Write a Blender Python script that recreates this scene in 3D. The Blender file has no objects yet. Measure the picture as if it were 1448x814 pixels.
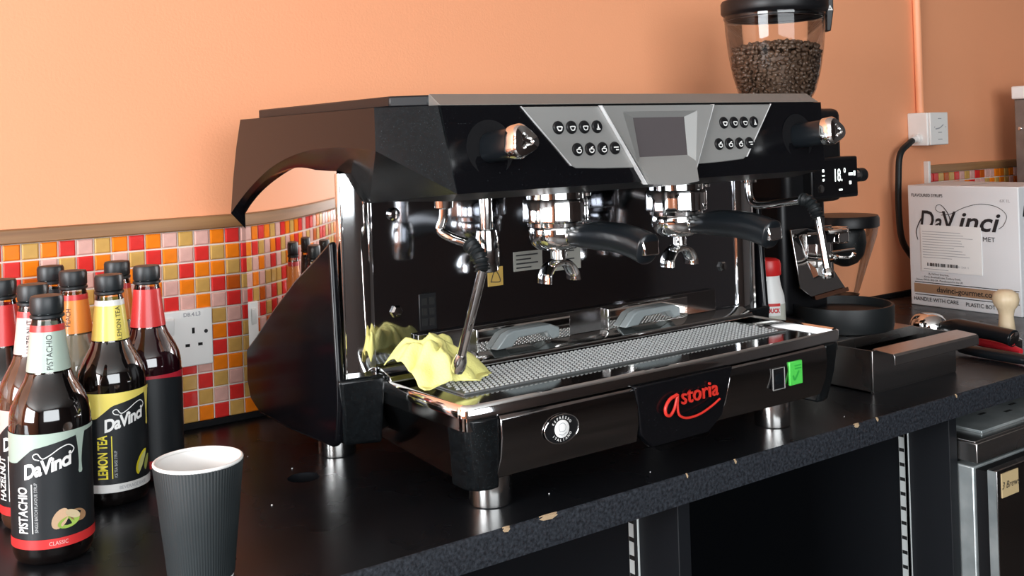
import bpy, bmesh, math, random
from mathutils import Vector, Matrix
random.seed(7)
S = bpy.context.scene
COL = S.collection
PI = math.pi

# ------------------------------------------------------------------ camera
FPX, W, H = 1498.0, 1448.0, 814.0
CAM = Vector((-.636, -1.648, .437))
yaw, pitch, roll = .624, .004, -.032
fwd = Vector((math.sin(yaw)*math.cos(pitch), math.cos(yaw)*math.cos(pitch), math.sin(pitch)))
rt = Vector((math.cos(yaw), -math.sin(yaw), 0)); up = rt.cross(fwd)
r2 = rt*math.cos(roll)+up*math.sin(roll); u2 = -rt*math.sin(roll)+up*math.cos(roll)
cd = bpy.data.cameras.new('camera'); cam = bpy.data.objects.new('camera', cd); COL.objects.link(cam)
cam.matrix_world = Matrix(((r2.x, u2.x, -fwd.x, CAM.x), (r2.y, u2.y, -fwd.y, CAM.y), (r2.z, u2.z, -fwd.z, CAM.z), (0, 0, 0, 1)))
cd.sensor_fit = 'HORIZONTAL'; cd.sensor_width = 36; cd.lens = 36*FPX/W
cd.shift_y = -(H/2-190)/W; cd.clip_start = .02
S.camera = cam
# ------------------------------------------------------------------ world, daylight, exposure
wd = bpy.data.worlds.new('world'); S.world = wd; wd.use_nodes = True
wd.node_tree.nodes['Background'].inputs[0].default_value = (.80, .90, 1, 1)
wd.node_tree.nodes['Background'].inputs[1].default_value = 1.0
def area(name, loc, tgt, sx, sy, power, col):
    l = bpy.data.lights.new(name, 'AREA'); l.shape = 'RECTANGLE'; l.size = sx; l.size_y = sy; l.energy = power; l.color = col
    o = bpy.data.objects.new(name, l); COL.objects.link(o); o.location = loc
    o.rotation_euler = (Vector(tgt)-Vector(loc)).to_track_quat('-Z', 'Y').to_euler(); return o
# daylight entering through the window openings of the left wall and of the wall behind the photographer
area('daylight_left_window', (-4.28, -1.75, .80), (0, -1.3, .2), 2.2, 1.6, 150, (.94, .97, 1))
area('daylight_front_window', (-.95, -4.28, .85), (-.2, 0, .3), 3.1, 1.5, 62, (.95, .98, 1))
S.view_settings.view_transform = 'Standard'; S.view_settings.look = 'None'
S.view_settings.exposure = .80; S.view_settings.gamma = 1; S.view_settings.use_curve_mapping = False

# ------------------------------------------------------------------ materials
def mat(name, col, rough=.5, metal=0., coat=0., noise=None, bump=None, emit=None, spec=.5, aniso=0., dust=None, rvar=None):
    m = bpy.data.materials.new(name); m.use_nodes = True; nt = m.node_tree; b = nt.nodes['Principled BSDF']
    c = (*col, 1); b.inputs['Base Color'].default_value = c
    b.inputs['Roughness'].default_value = rough; b.inputs['Metallic'].default_value = metal
    b.inputs['Coat Weight'].default_value = coat; b.inputs['Coat Roughness'].default_value = .04
    b.inputs['Specular IOR Level'].default_value = spec
    tc = nt.nodes.new('ShaderNodeTexCoord')
    def nz(scale, detail=3):
        n = nt.nodes.new('ShaderNodeTexNoise'); n.inputs['Scale'].default_value = scale; n.inputs['Detail'].default_value = detail
        nt.links.new(tc.outputs['Object'], n.inputs['Vector']); return n
    last = None
    if noise:            # (scale, other colour, strength)
        n = nz(noise[0]); mx = nt.nodes.new('ShaderNodeMix'); mx.data_type = 'RGBA'
        rp = nt.nodes.new('ShaderNodeValToRGB'); rp.color_ramp.elements[0].position = .35; rp.color_ramp.elements[1].position = .7
        mm = nt.nodes.new('ShaderNodeMath'); mm.operation = 'MULTIPLY'; mm.inputs[1].default_value = noise[2]
        nt.links.new(n.outputs[0], rp.inputs[0]); nt.links.new(rp.outputs[0], mm.inputs[0]); nt.links.new(mm.outputs[0], mx.inputs[0])
        mx.inputs['A'].default_value = c; mx.inputs['B'].default_value = (*noise[1], 1)
        nt.links.new(mx.outputs['Result'], b.inputs['Base Color']); last = mx.outputs['Result']
    if dust:             # fine specks (scale, colour, threshold)
        n = nz(dust[0], 1); rp = nt.nodes.new('ShaderNodeValToRGB'); rp.color_ramp.elements[0].position = dust[2]; rp.color_ramp.elements[1].position = dust[2]+.04
        nt.links.new(n.outputs[0], rp.inputs[0]); mx = nt.nodes.new('ShaderNodeMix'); mx.data_type = 'RGBA'
        nt.links.new(rp.outputs[0], mx.inputs[0])
        if last: nt.links.new(last, mx.inputs['A'])
        else: mx.inputs['A'].default_value = c
        mx.inputs['B'].default_value = (*dust[1], 1); nt.links.new(mx.outputs['Result'], b.inputs['Base Color'])
    if rvar:             # roughness variation (scale, lo, hi)
        n = nz(rvar[0]); mr = nt.nodes.new('ShaderNodeMapRange'); mr.inputs[1].default_value = .3; mr.inputs[2].default_value = .7
        mr.inputs[3].default_value = rvar[1]; mr.inputs[4].default_value = rvar[2]
        nt.links.new(n.outputs[0], mr.inputs[0]); nt.links.new(mr.outputs[0], b.inputs['Roughness'])
    if bump:             # (scale, strength)
        n = nz(bump[0], 2); bp = nt.nodes.new('ShaderNodeBump'); bp.inputs['Strength'].default_value = bump[1]; bp.inputs['Distance'].default_value = .002
        nt.links.new(n.outputs[0], bp.inputs['Height']); nt.links.new(bp.outputs[0], b.inputs['Normal'])
    if emit: b.inputs['Emission Color'].default_value = (*emit[0], 1); b.inputs['Emission Strength'].default_value = emit[1]
    return m
def clear(name, tint=(1, 1, 1), refl=1., rough=.02):
    m = bpy.data.materials.new(name); m.use_nodes = True; nt = m.node_tree; nt.nodes.clear()
    o = nt.nodes.new('ShaderNodeOutputMaterial'); mx = nt.nodes.new('ShaderNodeMixShader')
    t = nt.nodes.new('ShaderNodeBsdfTransparent'); t.inputs[0].default_value = (*tint, 1)
    g = nt.nodes.new('ShaderNodeBsdfGlossy'); g.inputs['Roughness'].default_value = rough
    f = nt.nodes.new('ShaderNodeFresnel'); f.inputs[0].default_value = 1.5
    k = nt.nodes.new('ShaderNodeMath'); k.operation = 'MULTIPLY'; k.inputs[1].default_value = refl
    nt.links.new(f.outputs[0], k.inputs[0]); nt.links.new(k.outputs[0], mx.inputs[0])
    nt.links.new(t.outputs[0], mx.inputs[1]); nt.links.new(g.outputs[0], mx.inputs[2]); nt.links.new(mx.outputs[0], o.inputs[0]); return m
def wood(name, c1, c2, sc=(2, 30, 60)):
    m = mat(name, c1, .4); nt = m.node_tree; b = nt.nodes['Principled BSDF']
    tc = nt.nodes.new('ShaderNodeTexCoord'); mp = nt.nodes.new('ShaderNodeMapping'); mp.inputs['Scale'].default_value = sc
    n = nt.nodes.new('ShaderNodeTexNoise'); n.inputs['Scale'].default_value = 1.5; n.inputs['Detail'].default_value = 5
    r = nt.nodes.new('ShaderNodeValToRGB'); r.color_ramp.elements[0].color = (*c1, 1); r.color_ramp.elements[1].color = (*c2, 1)
    r.color_ramp.elements[0].position = .3; r.color_ramp.elements[1].position = .7
    nt.links.new(tc.outputs['Object'], mp.inputs[0]); nt.links.new(mp.outputs[0], n.inputs['Vector']); nt.links.new(n.outputs[0], r.inputs[0]); nt.links.new(r.outputs[0], b.inputs['Base Color']); return m
ORANGE = mat('orange_wall_paint', (.86, .37, .19), .55, noise=(1.6, (.83, .345, .175), .6), bump=(220, .12))
ORANGE2 = mat('orange_conduit_paint', (.86, .37, .19), .45)
CEIL = mat('ceiling_white', (.6, .6, .58), .8)
DARKWALL = mat('dark_wall_paint', (.05, .045, .045), .7)
FLOORM = mat('floor_dark_vinyl', (.04, .035, .032), .5, noise=(4, (.07, .06, .055), 1))
GROUT = mat('grout', (.80, .74, .66), .8, bump=(400, .2))
TRIMW = wood('splashback_trim_wood', (.21, .10, .04), (.36, .19, .08))
TOPM = mat('worktop_laminate', (.007, .0075, .009), .3, spec=.32, bump=(900, .04), rvar=(6, .24, .33), dust=(420, (.03, .032, .035), .74))
EDGEM = mat('worktop_edge_speckle', (.006, .007, .010), .55, noise=(240, (.030, .035, .044), 1), bump=(500, .25), spec=.3)
CHIPM = mat('bare_chipboard', (.42, .30, .18), .8)
BLK = mat('black_gloss_plastic', (.004, .004, .005), .15, spec=.26, dust=(900, (.06, .065, .07), .74))
BLKD = mat('black_gloss_dusty', (.003, .0035, .004), .22, spec=.36, noise=(160, (.005, .0065, .0075), 1), dust=(1100, (.05, .062, .066), .71))
LEGM = mat('black_gloss_leg', (.003, .003, .004), .16, spec=.22, dust=(800, (.05, .06, .065), .745))
BLKS = mat('black_satin', (.006, .006, .007), .4, spec=.35)
BLKR = mat('black_rubber', (.008, .010, .011), .45, spec=.35)
BLKH = mat('black_handle', (.006, .008, .010), .28, coat=.1, spec=.4)
BLKM = mat('black_matte', (.004, .004, .005), .7, spec=.2)
NAVY = mat('black_cabinet_board', (.0035, .0045, .0065), .6, spec=.25)
CHR = mat('chrome', (.82, .82, .81), .06, 1)
STL = mat('polished_steel', (.55, .55, .54), .07, 1, rvar=(8, .05, .12))
MIR = mat('mirror_steel_side', (.72, .70, .68), .03, 1)
PANEL = mat('mirror_steel_back_panel', (.36, .37, .40), .07, 1)
FAS = mat('smoked_steel_fascia', (.30, .29, .29), .09, 1, rvar=(5, .06, .16))
BRU = mat('brushed_steel', (.52, .51, .50), .27, 1, rvar=(4, .24, .31))
FOOT = mat('satin_chrome_foot', (.78, .77, .75), .16, 1)
SIL = mat('silver_satin_plastic', (.29, .29, .28), .42, .3)
SIL2 = mat('silver_rail', (.22, .22, .205), .4, .35)
SILW = mat('silver_trim_line', (.8, .8, .8), .3, .3)
HGREY = mat('grey_handle_plastic', (.24, .27, .275), .35, .2)
SCREEN = mat('lcd_screen_glass', (.085, .074, .077), .35)
WHITE = mat('white_plastic', (.80, .80, .78), .35)
WPAP = mat('white_paper', (.82, .82, .80), .6)
CREAM = mat('cream_label_reflection', (.22, .215, .19), .6)  # label seen in the mirror panel, its dim reflection put into the colour
YSTK = mat('yellow_sticker_reflection', (.34, .22, .05), .5)  # sticker seen in the mirror panel, darkened to a dim reflection
REDL = mat('red_logo', (.58, .030, .02), .3)
GRN = mat('green_sticker', (.08, .58, .08), .4); GRN2 = mat('green_sticker_mark', (.03, .38, .05), .4)
PRN = mat('black_print', (.015, .015, .017), .5)
GRY = mat('grey_print', (.35, .36, .38), .6)
WPRN = mat('white_print', (.80, .80, .78), .45)
HOLE = mat('dark_hole', (.002, .002, .002), .9)
CLR = clear('clear_plastic', (.985, .985, .98), .8)
CLRN = clear('clear_bottle_neck', (.86, .84, .80), 1.)
BEAN = mat('roasted_coffee_bean', (.085, .048, .030), .36, noise=(60, (.14, .085, .055), 1))
YEL = mat('yellow_cloth', (.82, .78, .27), .85, bump=(350, .35))
GALV = mat('galvanised_steel', (.50, .54, .54), .35, .6, noise=(18, (.26, .30, .31), .8))

# ------------------------------------------------------------------ mesh helpers
class MB:
    def __init__(s): s.v = []; s.f = []
    def add(s, vs, fs):
        k = len(s.v); s.v += [tuple(p) for p in vs]; s.f += [tuple(i+k for i in f) for f in fs]; return s
    def box(s, x0, x1, y0, y1, z0, z1):
        return s.add([(x0, y0, z0), (x1, y0, z0), (x1, y1, z0), (x0, y1, z0), (x0, y0, z1), (x1, y0, z1), (x1, y1, z1), (x0, y1, z1)],
                     [(3, 2, 1, 0), (4, 5, 6, 7), (0, 1, 5, 4), (1, 2, 6, 5), (2, 3, 7, 6), (3, 0, 4, 7)])
    def loft(s, rings, closed=True, caps=True):
        n = len(rings[0]); vs = [p for r in rings for p in r]; fs = []
        for i in range(len(rings)-1):
            for j in range(n if closed else n-1):
                a, b = i*n+j, i*n+(j+1) % n; fs.append((a, b, b+n, a+n))
        if caps: fs.append(tuple(range(n-1, -1, -1))); fs.append(tuple((len(rings)-1)*n+j for j in range(n)))
        return s.add(vs, fs)
    def prism(s, poly, fa, fb):      # poly of 2-tuples mapped by two functions to the two end faces
        return s.loft([[fa(*p) for p in poly], [fb(*p) for p in poly]])
    def px(s, poly, x0, x1): return s.prism(poly, lambda a, b: (x0, a, b), lambda a, b: (x1, a, b))
    def py(s, poly, y0, y1): return s.prism(poly, lambda a, b: (a, y0, b), lambda a, b: (a, y1, b))
    def pz(s, poly, z0, z1): return s.prism(poly, lambda a, b: (a, b, z0), lambda a, b: (a, b, z1))
    def lathe(s, prof, c=(0, 0, 0), seg=40, axis=(0, 0, 1), caps=True, rfun=None):
        ax = Vector(axis).normalized(); q = Vector((0, 0, 1)).rotation_difference(ax); c = Vector(c); rings = []
        for r, z in prof:
            rings.append([c+q @ Vector(((r+(rfun(2*PI*j/seg, z) if rfun else 0))*math.cos(2*PI*j/seg), (r+(rfun(2*PI*j/seg, z) if rfun else 0))*math.sin(2*PI*j/seg), z)) for j in range(seg)])
        return s.loft(rings, True, caps)
    def tube(s, path, r, seg=14, caps=True):
        P = [Vector(p) for p in path]; n = len(P); R = r if isinstance(r, (list, tuple)) else [r]*n; rings = []
        t = [(P[min(i+1, n-1)]-P[max(i-1, 0)]).normalized() for i in range(n)]
        a = Vector((0, 0, 1)) if abs(t[0].z) < .9 else Vector((1, 0, 0)); u = t[0].cross(a).normalized()
        for i in range(n):
            u = (u-t[i]*u.dot(t[i])).normalized(); w = t[i].cross(u)
            rings.append([P[i]+R[i]*(u*math.cos(2*PI*j/seg)+w*math.sin(2*PI*j/seg)) for j in range(seg)])
        return s.loft(rings, True, caps)
    def hull(s, pts):
        bm = bmesh.new(); [bm.verts.new(p) for p in pts]; bmesh.ops.convex_hull(bm, input=bm.verts)
        bm.verts.ensure_lookup_table(); used = [v for v in bm.verts if v.link_faces]; ix = {v: i for i, v in enumerate(used)}
        s.add([v.co[:] for v in used], [[ix[v] for v in f.verts] for f in bm.faces]); bm.free(); return s
    def grid(s, fn, nu, nv):
        vs = [fn(i/nu, j/nv) for j in range(nv+1) for i in range(nu+1)]
        return s.add(vs, [(j*(nu+1)+i, j*(nu+1)+i+1, (j+1)*(nu+1)+i+1, (j+1)*(nu+1)+i) for j in range(nv) for i in range(nu)])
def spline(pts, n=8):
    P = [Vector(p) for p in pts]; P = [P[0]*2-P[1]]+P+[P[-1]*2-P[-2]]; out = []
    for i in range(1, len(P)-2):
        for k in range(n):
            t = k/n; a, b, c, d = P[i-1:i+3]
            out.append(.5*((2*b)+(c-a)*t+(2*a-5*b+4*c-d)*t*t+(3*b-a-3*c+d)*t**3))
    return out+[P[-2]]
def mk(name, mb, m, parent=None, bevel=0, ang=35, seg=2, fixn=True, smooth=True, solid=0, sub=0):
    me = bpy.data.meshes.new(name)
    if isinstance(mb, bpy.types.Mesh): me = mb
    else:
        me.from_pydata(mb.v, [], mb.f); me.validate()
        if fixn:
            bm = bmesh.new(); bm.from_mesh(me); bmesh.ops.recalc_face_normals(bm, faces=bm.faces); bm.to_mesh(me); bm.free()
    me.materials.clear(); me.materials.append(m)
    if smooth:
        me.shade_smooth(); me.set_sharp_from_angle(angle=math.radians(ang))
    o = bpy.data.objects.new(name, me); COL.objects.link(o)
    if parent is not None:
        o.parent = parent
        if parent.type == 'EMPTY': o.location = -parent.location if parent.get('_w', 1) else (0, 0, 0)
    if solid:
        d = o.modifiers.new('solid', 'SOLIDIFY'); d.thickness = solid; d.offset = 0
    if sub:
        d = o.modifiers.new('sub', 'SUBSURF'); d.levels = sub; d.render_levels = sub
    if bevel:
        d = o.modifiers.new('bevel', 'BEVEL'); d.width = bevel; d.segments = seg; d.limit_method = 'ANGLE'; d.angle_limit = math.radians(30); d.harden_normals = False
    return o
def thing(name, label, cat, loc=(0, 0, 0), group=None):
    o = bpy.data.objects.new(name, None); COL.objects.link(o); o.location = loc; o.empty_display_size = .05
    return tag(o, label, cat, group)
def tag(o, label, cat, group=None):
    o['label'] = label; o['category'] = cat
    if group: o['group'] = group
    return o
def struct(o, label=None):
    o['kind'] = 'structure'
    if label: o['label'] = label
    return o
def stuff(o): o['kind'] = 'stuff'; return o
def text(s, size, fn, name, m, parent, ax='CENTER', ay='CENTER', shear=0., bold=0., extrude=0., sx=1., spacing=1.):
    c = bpy.data.curves.new('t', 'FONT'); c.body = s; c.size = size; c.align_x = ax; c.align_y = ay; c.shear = shear; c.offset = bold; c.extrude = extrude
    c.space_character = spacing; c.resolution_u = 3
    o = bpy.data.objects.new('t', c); COL.objects.link(o); dg = bpy.context.evaluated_depsgraph_get()
    me = bpy.data.meshes.new_from_object(o.evaluated_get(dg)); bpy.data.objects.remove(o); bpy.data.curves.remove(c)
    me.name = name
    for v in me.vertices: v.co = fn(v.co.x*sx, v.co.y, v.co.z)
    return mk(name, me, m, parent, smooth=False)
def fr(x0, y0, z0, a=0):      # map: face looking to -Y (text reads along +X), turned by a in its plane
    ca, sa = math.cos(a), math.sin(a)
    return lambda x, y, z: (x0+x*ca-y*sa, y0-z, z0+x*sa+y*ca)
def lf(x0, y0, z0):           # map: face looking to -X (text reads along -Y)
    return lambda x, y, z: (x0-z, y0-x, z0+y)
def ribbon(pts, w, fn):       # flat stroke along 2-D points with widths
    P = spline([(p[0], p[1], 0) for p in pts], 8); n = len(P); mb = MB(); L = []; Rr = []
    for i, p in enumerate(P):
        t = (P[min(i+1, n-1)]-P[max(i-1, 0)]).normalized(); q = Vector((-t.y, t.x, 0)); ww = w(i/(n-1)) if callable(w) else w
        L.append(fn(*(p+q*ww/2))); Rr.append(fn(*(p-q*ww/2)))
    return mb.add(L+Rr, [(i, i+1, n+i+1, n+i) for i in range(n-1)])

# ------------------------------------------------------------------ setting
struct(mk('wall_back', MB().box(-4.2, 4, 0, .1, -.9, 1.75), ORANGE, smooth=False), 'orange painted wall behind the counter'); WALL = bpy.data.objects['wall_back']
struct(mk('floor', MB().box(-4.3, 4.1, -4.3, .1, -1.0, -.9), FLOORM, smooth=False))
struct(mk('ceiling', MB().box(-4.3, 4.1, -4.3, .1, 1.75, 1.85), CEIL, smooth=False))
struct(mk('wall_right', MB().box(4, 4.1, -4.3, 0, -.9, 1.75), DARKWALL, smooth=False))
def wall_with_window(name, axis, pos, a0, a1, w0, w1, z0, z1, m):
    mb = MB()
    for u0, u1, v0, v1 in ((a0, w0, -.9, 1.75), (w1, a1, -.9, 1.75), (w0, w1, -.9, z0), (w0, w1, z1, 1.75)):
        if axis == 'x': mb.box(pos-.1, pos, u0, u1, v0, v1)
        else: mb.box(u0, u1, pos-.1, pos, v0, v1)
    return struct(mk(name, mb, m, smooth=False))
wall_with_window('wall_left', 'x', -4.2, -4.2, 0, -2.85, -.65, .0, 1.6, ORANGE)
wall_with_window('wall_front', 'y', -4.2, -4.2, 4, -2.5, .6, .1, 1.6, DARKWALL)
# tiled splashback: grout bed + single glazed tiles
PCH = .025
cols = {'O': (.90, .22, .012), 'R': (.72, .035, .03), 'T': (.62, .36, .10), 'P': (.74, .42, .36), 'B': (.55, .10, .012)}
TM = {k: mat('glazed_tile_'+n, cols[k], .13, coat=.3, noise=(70, tuple(c*.86 for c in cols[k]), .8)) for k, n in zip('ORTPB', ('orange', 'red', 'tan', 'pink', 'rust'))}
known = {}
for r_, k0, s in ((1, -1, 'OTORPTOROPTPOR'), (2, -1, 'ROPTROPTROPRTO'), (3, 7, 'PTROOT'), (4, 8, 'POTRB'), (5, 8, 'RPOPR'), (6, 11, 'TP'), (7, 11, 'OR'), (8, 11, 'RT'), (9, 11, 'OO'), (10, 9, 'TRTP'), (11, 9, 'RTPR'), (12, 9, 'TORT')):
    for i, ch in enumerate(s): known[(k0+i, r_)] = ch
def tile_mesh():
    h = .0112; a = h-.0018; d = -.0045
    v = [(-h, 0, -h), (h, 0, -h), (h, 0, h), (-h, 0, h), (-h, d+.0012, -h), (h, d+.0012, -h), (h, d+.0012, h), (-h, d+.0012, h), (-a, d, -a), (a, d, -a), (a, d, a), (-a, d, a)]
    f = [(0, 1, 5, 4), (1, 2, 6, 5), (2, 3, 7, 6), (3, 0, 4, 7), (4, 5, 9, 8), (5, 6, 10, 9), (6, 7, 11, 10), (7, 4, 8, 11), (8, 9, 10, 11)]
    return v, f
TV, TF = tile_mesh(); TME = {}
for k in TM:
    me = bpy.data.meshes.new('tile'); me.from_pydata(TV, [], TF); me.materials.append(TM[k]); TME[k] = me
def splash(x0, x1, kmin, kmax, single, zbase=.01):
    base = mk('splashback', MB().box(x0, x1, -.004, .004, .009, .312), GROUT, WALL, smooth=False)
    rest = {k: MB() for k in TM}; rnd = random.Random(3)
    for k in range(kmin, kmax):
        for r_ in range(1, 13):
            ch = known.get((k, r_)) or rnd.choice('OORRTTPPB')
            cx, cz = (k-13)*PCH+PCH/2, zbase+(12-r_)*PCH+PCH/2
            if single(k, r_):
                o = bpy.data.objects.new('tile', TME[ch]); COL.objects.link(o); o.parent = base; o.location = (cx, -.004+rnd.uniform(-.0004, .0004), cz)
                o.rotation_euler = (rnd.uniform(-.012, .012), 0, rnd.uniform(-.012, .012))
            else: rest[ch].add([(cx+p[0], -.004+p[1], cz+p[2]) for p in TV], TF)
    for ch in rest:
        if rest[ch].v: stuff(mk('more_tiles', rest[ch], TM[ch], base, smooth=False, fixn=False))
splash(-1.35, .9, -41, 49, lambda k, r_: -6 <= k <= 14)
splash(1.9, 2.9, 89, 128, lambda k, r_: r_ <= 2 and k < 107)
struct(mk('trim_1', MB().box(-3.2, .9, -.014, 0, .310, .331), TRIMW, bevel=.002), 'brown wooden trim strip over the tiles left of the coffee machine')
struct(mk('trim_2', MB().box(1.905, 3.2, -.014, 0, .310, .331), TRIMW, bevel=.002), 'brown wooden trim strip over the tiles behind the carton')
struct(mk('trim_3', MB().box(1.893, 1.903, -.016, 0, .0, .342), WHITE, bevel=.002), 'white plastic end strip of the tiles behind the carton')

struct(mk('trim_4', MB().box(-4.2, 4, -.010, 0, 0, .011), BLKM, bevel=.002), 'thin black strip between worktop and wall')  # matte black strip along the foot of the wall
# worktop with a round cable hole
wt = thing('worktop', 'long black laminate worktop with a speckled front edge', 'counter', (.3, -.35, -.04))
def plate_with_hole(x0, x1, y0, y1, z, hx, hy, hr, zb):
    mb = MB(); n = 48; ring = [(hx+hr*math.cos(2*PI*i/n), hy+hr*math.sin(2*PI*i/n)) for i in range(n)]; s = .08; sq = []
    for i in range(n):
        c, d = math.cos(2*PI*i/n), math.sin(2*PI*i/n); k = s/max(abs(c), abs(d)); sq.append((hx+c*k, hy+d*k))
    mb.add([(x, y, z) for x, y in ring]+[(x, y, z) for x, y in sq]+[(x, y, zb) for x, y in ring], [(i, n+i, n+(i+1) % n, (i+1) % n) for i in range(n)]+[(i, (i+1) % n, 2*n+(i+1) % n, 2*n+i) for i in range(n)])
    X = [x0, hx-s, hx+s, x1]; Y = [y0, hy-s, hy+s, y1]
    for i in range(3):
        for j in range(3):
            if (i, j) != (1, 1): mb.add([(X[i], Y[j], z), (X[i+1], Y[j], z), (X[i+1], Y[j+1], z), (X[i], Y[j+1], z)], [(0, 1, 2, 3)])
    return mb
mk('surface', plate_with_hole(-1.6, 3.2, -.664, 0, 0, -.054, -.345, .021, -.034), TOPM, wt, fixn=False, smooth=False)
mk('underside', MB().box(-1.6, 3.2, -.664, 0, -.036, -.034), BLKM, wt, smooth=False)
ep = [(-.664, 0), (-.6663, -.001), (-.667, -.0035), (-.667, -.037), (-.663, -.037), (-.663, -.002)]
mk('edge_band', MB().px(ep, -1.6, 3.2), EDGEM, wt, ang=60)
for cx, w in ((.105, .026), (.045, .010), (.68, .012), (.94, .004), (.33, .003), (.42, .004), (.73, .005)):
    pts = [(cx-w/2, 0), (cx-w*.2, .0022), (cx+w*.25, .0016), (cx+w/2, 0), (cx+w*.2, -.0028), (cx-w*.3, -.002)]
    mk('chip', MB().prism(pts, lambda a, b: (a, -.6672-min(0, b)*0-.0001, -.0025+b), lambda a, b: (a+.001, -.6645+abs(b)*.2, .0003+b*.1)), CHIPM, wt)
for x, y in ((-.09, -.20), (-.075, -.205), (-.13, -.42), (.30, -.63), (-.05, -.30), (.15, -.61), (.7, -.63)):
    rr = random.uniform(.0007, .0016)
    tag(mk('crumb', MB().lathe([(rr*.6, 0), (rr, rr*.5), (rr*.5, rr)], (x, y, 0), 6), WPAP), 'tiny pale crumb lying on the black worktop', 'crumb', 'crumbs on the worktop')

# cabinet uprights with slotted shelf standards
def upright(x, lab):
    t = thing('cabinet_upright', lab, 'cabinet panel', (x, -.35, -.9))
    mk('board', MB().box(x, x+.022, -.642, -.02, -.9, -.037), NAVY, t, bevel=.001)
    st = mk('shelf_standard', MB().px([(-.5665, -.05), (-.5485, -.05), (-.5485, -.9), (-.5665, -.9)], x-.004, x), mat('zinc_strip', (.62, .66, .65), .4, .2), t, bevel=.0008)
    mk('raised_lip', MB().box(x-.0065, x-.004, -.5665, -.562, -.9, -.05), CHR, st)
    sl = MB()
    for i in range(33): sl.box(x-.0046, x-.004, -.5595, -.550, -.069-i*.025, -.063-i*.025)
    stuff(mk('slots', sl, HOLE, st, smooth=False))
upright(.335, 'black cabinet side board under the middle of the worktop')
upright(.955, 'black cabinet side board beside the steel under-counter unit')
tag(mk('cabinet_back_board', MB().box(-1.5, 1.9, -.019, -.001, -.9, -.037), NAVY, smooth=False), 'dark back board of the open cabinet under the worktop', 'cabinet panel')
tag(mk('cabinet_floor_board', MB().box(-1.5, .334, -.64, -.02, -.9, -.86), NAVY, smooth=False), 'dark bottom board of the open cabinet under the worktop', 'cabinet panel')

# steel under-counter unit
t = thing('undercounter_fridge', 'galvanised steel under-counter unit with a drawer and a dark door', 'fridge', (1.28, -.4, -.9))
mk('cabinet_body', MB().box(.981, 1.58, -.667, -.06, -.9, -.126), GALV, t, bevel=.002)
mk('top_sheet', MB().box(.981, 1.585, -.672, -.08, -.086, -.083), BRU, t, bevel=.0008)
mk('drawer_front', MB().box(.981, 1.585, -.675, -.635, -.119, -.0865), BRU, t, bevel=.0015)
mk('upper_frame', MB().box(.985, 1.58, -.633, -.06, -.126, -.085), BLKM, t)
d = mk('door', MB().box(.9835, 1.583, -.706, -.690, -.88, -.124), FAS, t, bevel=.002)
mk('door_edge_strip', MB().box(.9815, .9835, -.705, -.691, -.88, -.125), GALV, d)
mk('door_gasket', MB().box(.988, 1.58, -.690, -.667, -.88, -.13), BLKM, d)
n = mk('name_sticker', MB().box(.996, 1.046, -.7072, -.706, -.170, -.131), mat('tan_sticker', (.50, .38, .20), .6), d)
text('3 Brews', .016, fr(1.021, -.7076, -.151), 'sticker_writing', PRN, n, shear=.3)
mk('tray_on_top', MB().box(1.03, 1.5, -.655, -.2, -.083, -.078), GALV, t, bevel=.001)
for x, y in ((1.12, -.6), (1.17, -.62), (1.16, -.57), (1.22, -.6), (1.25, -.63)):
    mk('vent_slot', MB().box(x, x+.02, y, y+.006, -.0785, -.0775), HOLE, t)

# ------------------------------------------------------------------ espresso machine
XC = .335
em = thing('espresso_machine', 'large black and chrome two-group espresso machine with a silver control panel', 'coffee machine', (XC, -.4, 0))
E_ = lambda n, mb, m, p=em, **k: mk(n, mb, m, p, **k)
MX = lambda x: 2*XC-x
def both(n, fn, m, **k):
    for s in (0, 1):
        mb = fn()
        if s: mb.v = [(MX(v[0]), v[1], v[2]) for v in mb.v]
        mk(n, mb, m, em, **k)
E_('body_core', MB().box(.0048, MX(.0048), -.44, -.155, .07, .40), BLKM)
E_('back_panel', MB().box(0, MX(0), -.450, -.441, .12, .385), PANEL, bevel=.0006)
E_('rear_panel', MB().box(-.044, MX(-.044), -.158, -.148, .08, .45), BLKS)
def side_mirror():
    cv = [(-.048+.66*(y+.155)**2, y) for y in [-.155-.231*i/30 for i in range(31)]]
    return MB().pz(cv+[(x+.002, y) for x, y in reversed(cv)], .10, .42)
both('side_panel', side_mirror, MIR, ang=20)
def corner_strip():
    pl = [(-.0125, -.383), (-.026, -.407), (-.0365, -.4275), (-.043, -.442), (-.0445, -.448), (-.043, -.4525), (-.0405, -.4535), (-.0385, -.4515), (-.030, -.4535), (-.018, -.4560), (-.006, -.4560), (.0005, -.454), (.002, -.449), (.002, -.383)]
    return MB().pz(pl, .148, .40)
both('corner_column', corner_strip, CHR, ang=50)
leg = [(-.456, .318), (-.4655, .150), (-.4665, .146), (-.4650, .110), (-.458, .070), (-.446, .062), (-.322, .058), (-.217, .060), (-.182, .075), (-.171, .10), (-.172, .145), (-.211, .170), (-.275, .215), (-.35, .262), (-.42, .298), (-.448, .314)]
both('side_leg', lambda: MB().px(leg, -.060, -.049), LEGM, bevel=.004, seg=3)
both('leg_block', lambda: MB().loft([[(-.050, -.462, .066), (.002, -.464, .060), (.002, -.38, .060), (-.050, -.38, .064)], [(-.0595, -.470, .148), (.004, -.474, .148), (.004, -.38, .148), (-.0595, -.38, .148)]]), BLKD, bevel=.005, seg=3)
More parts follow.
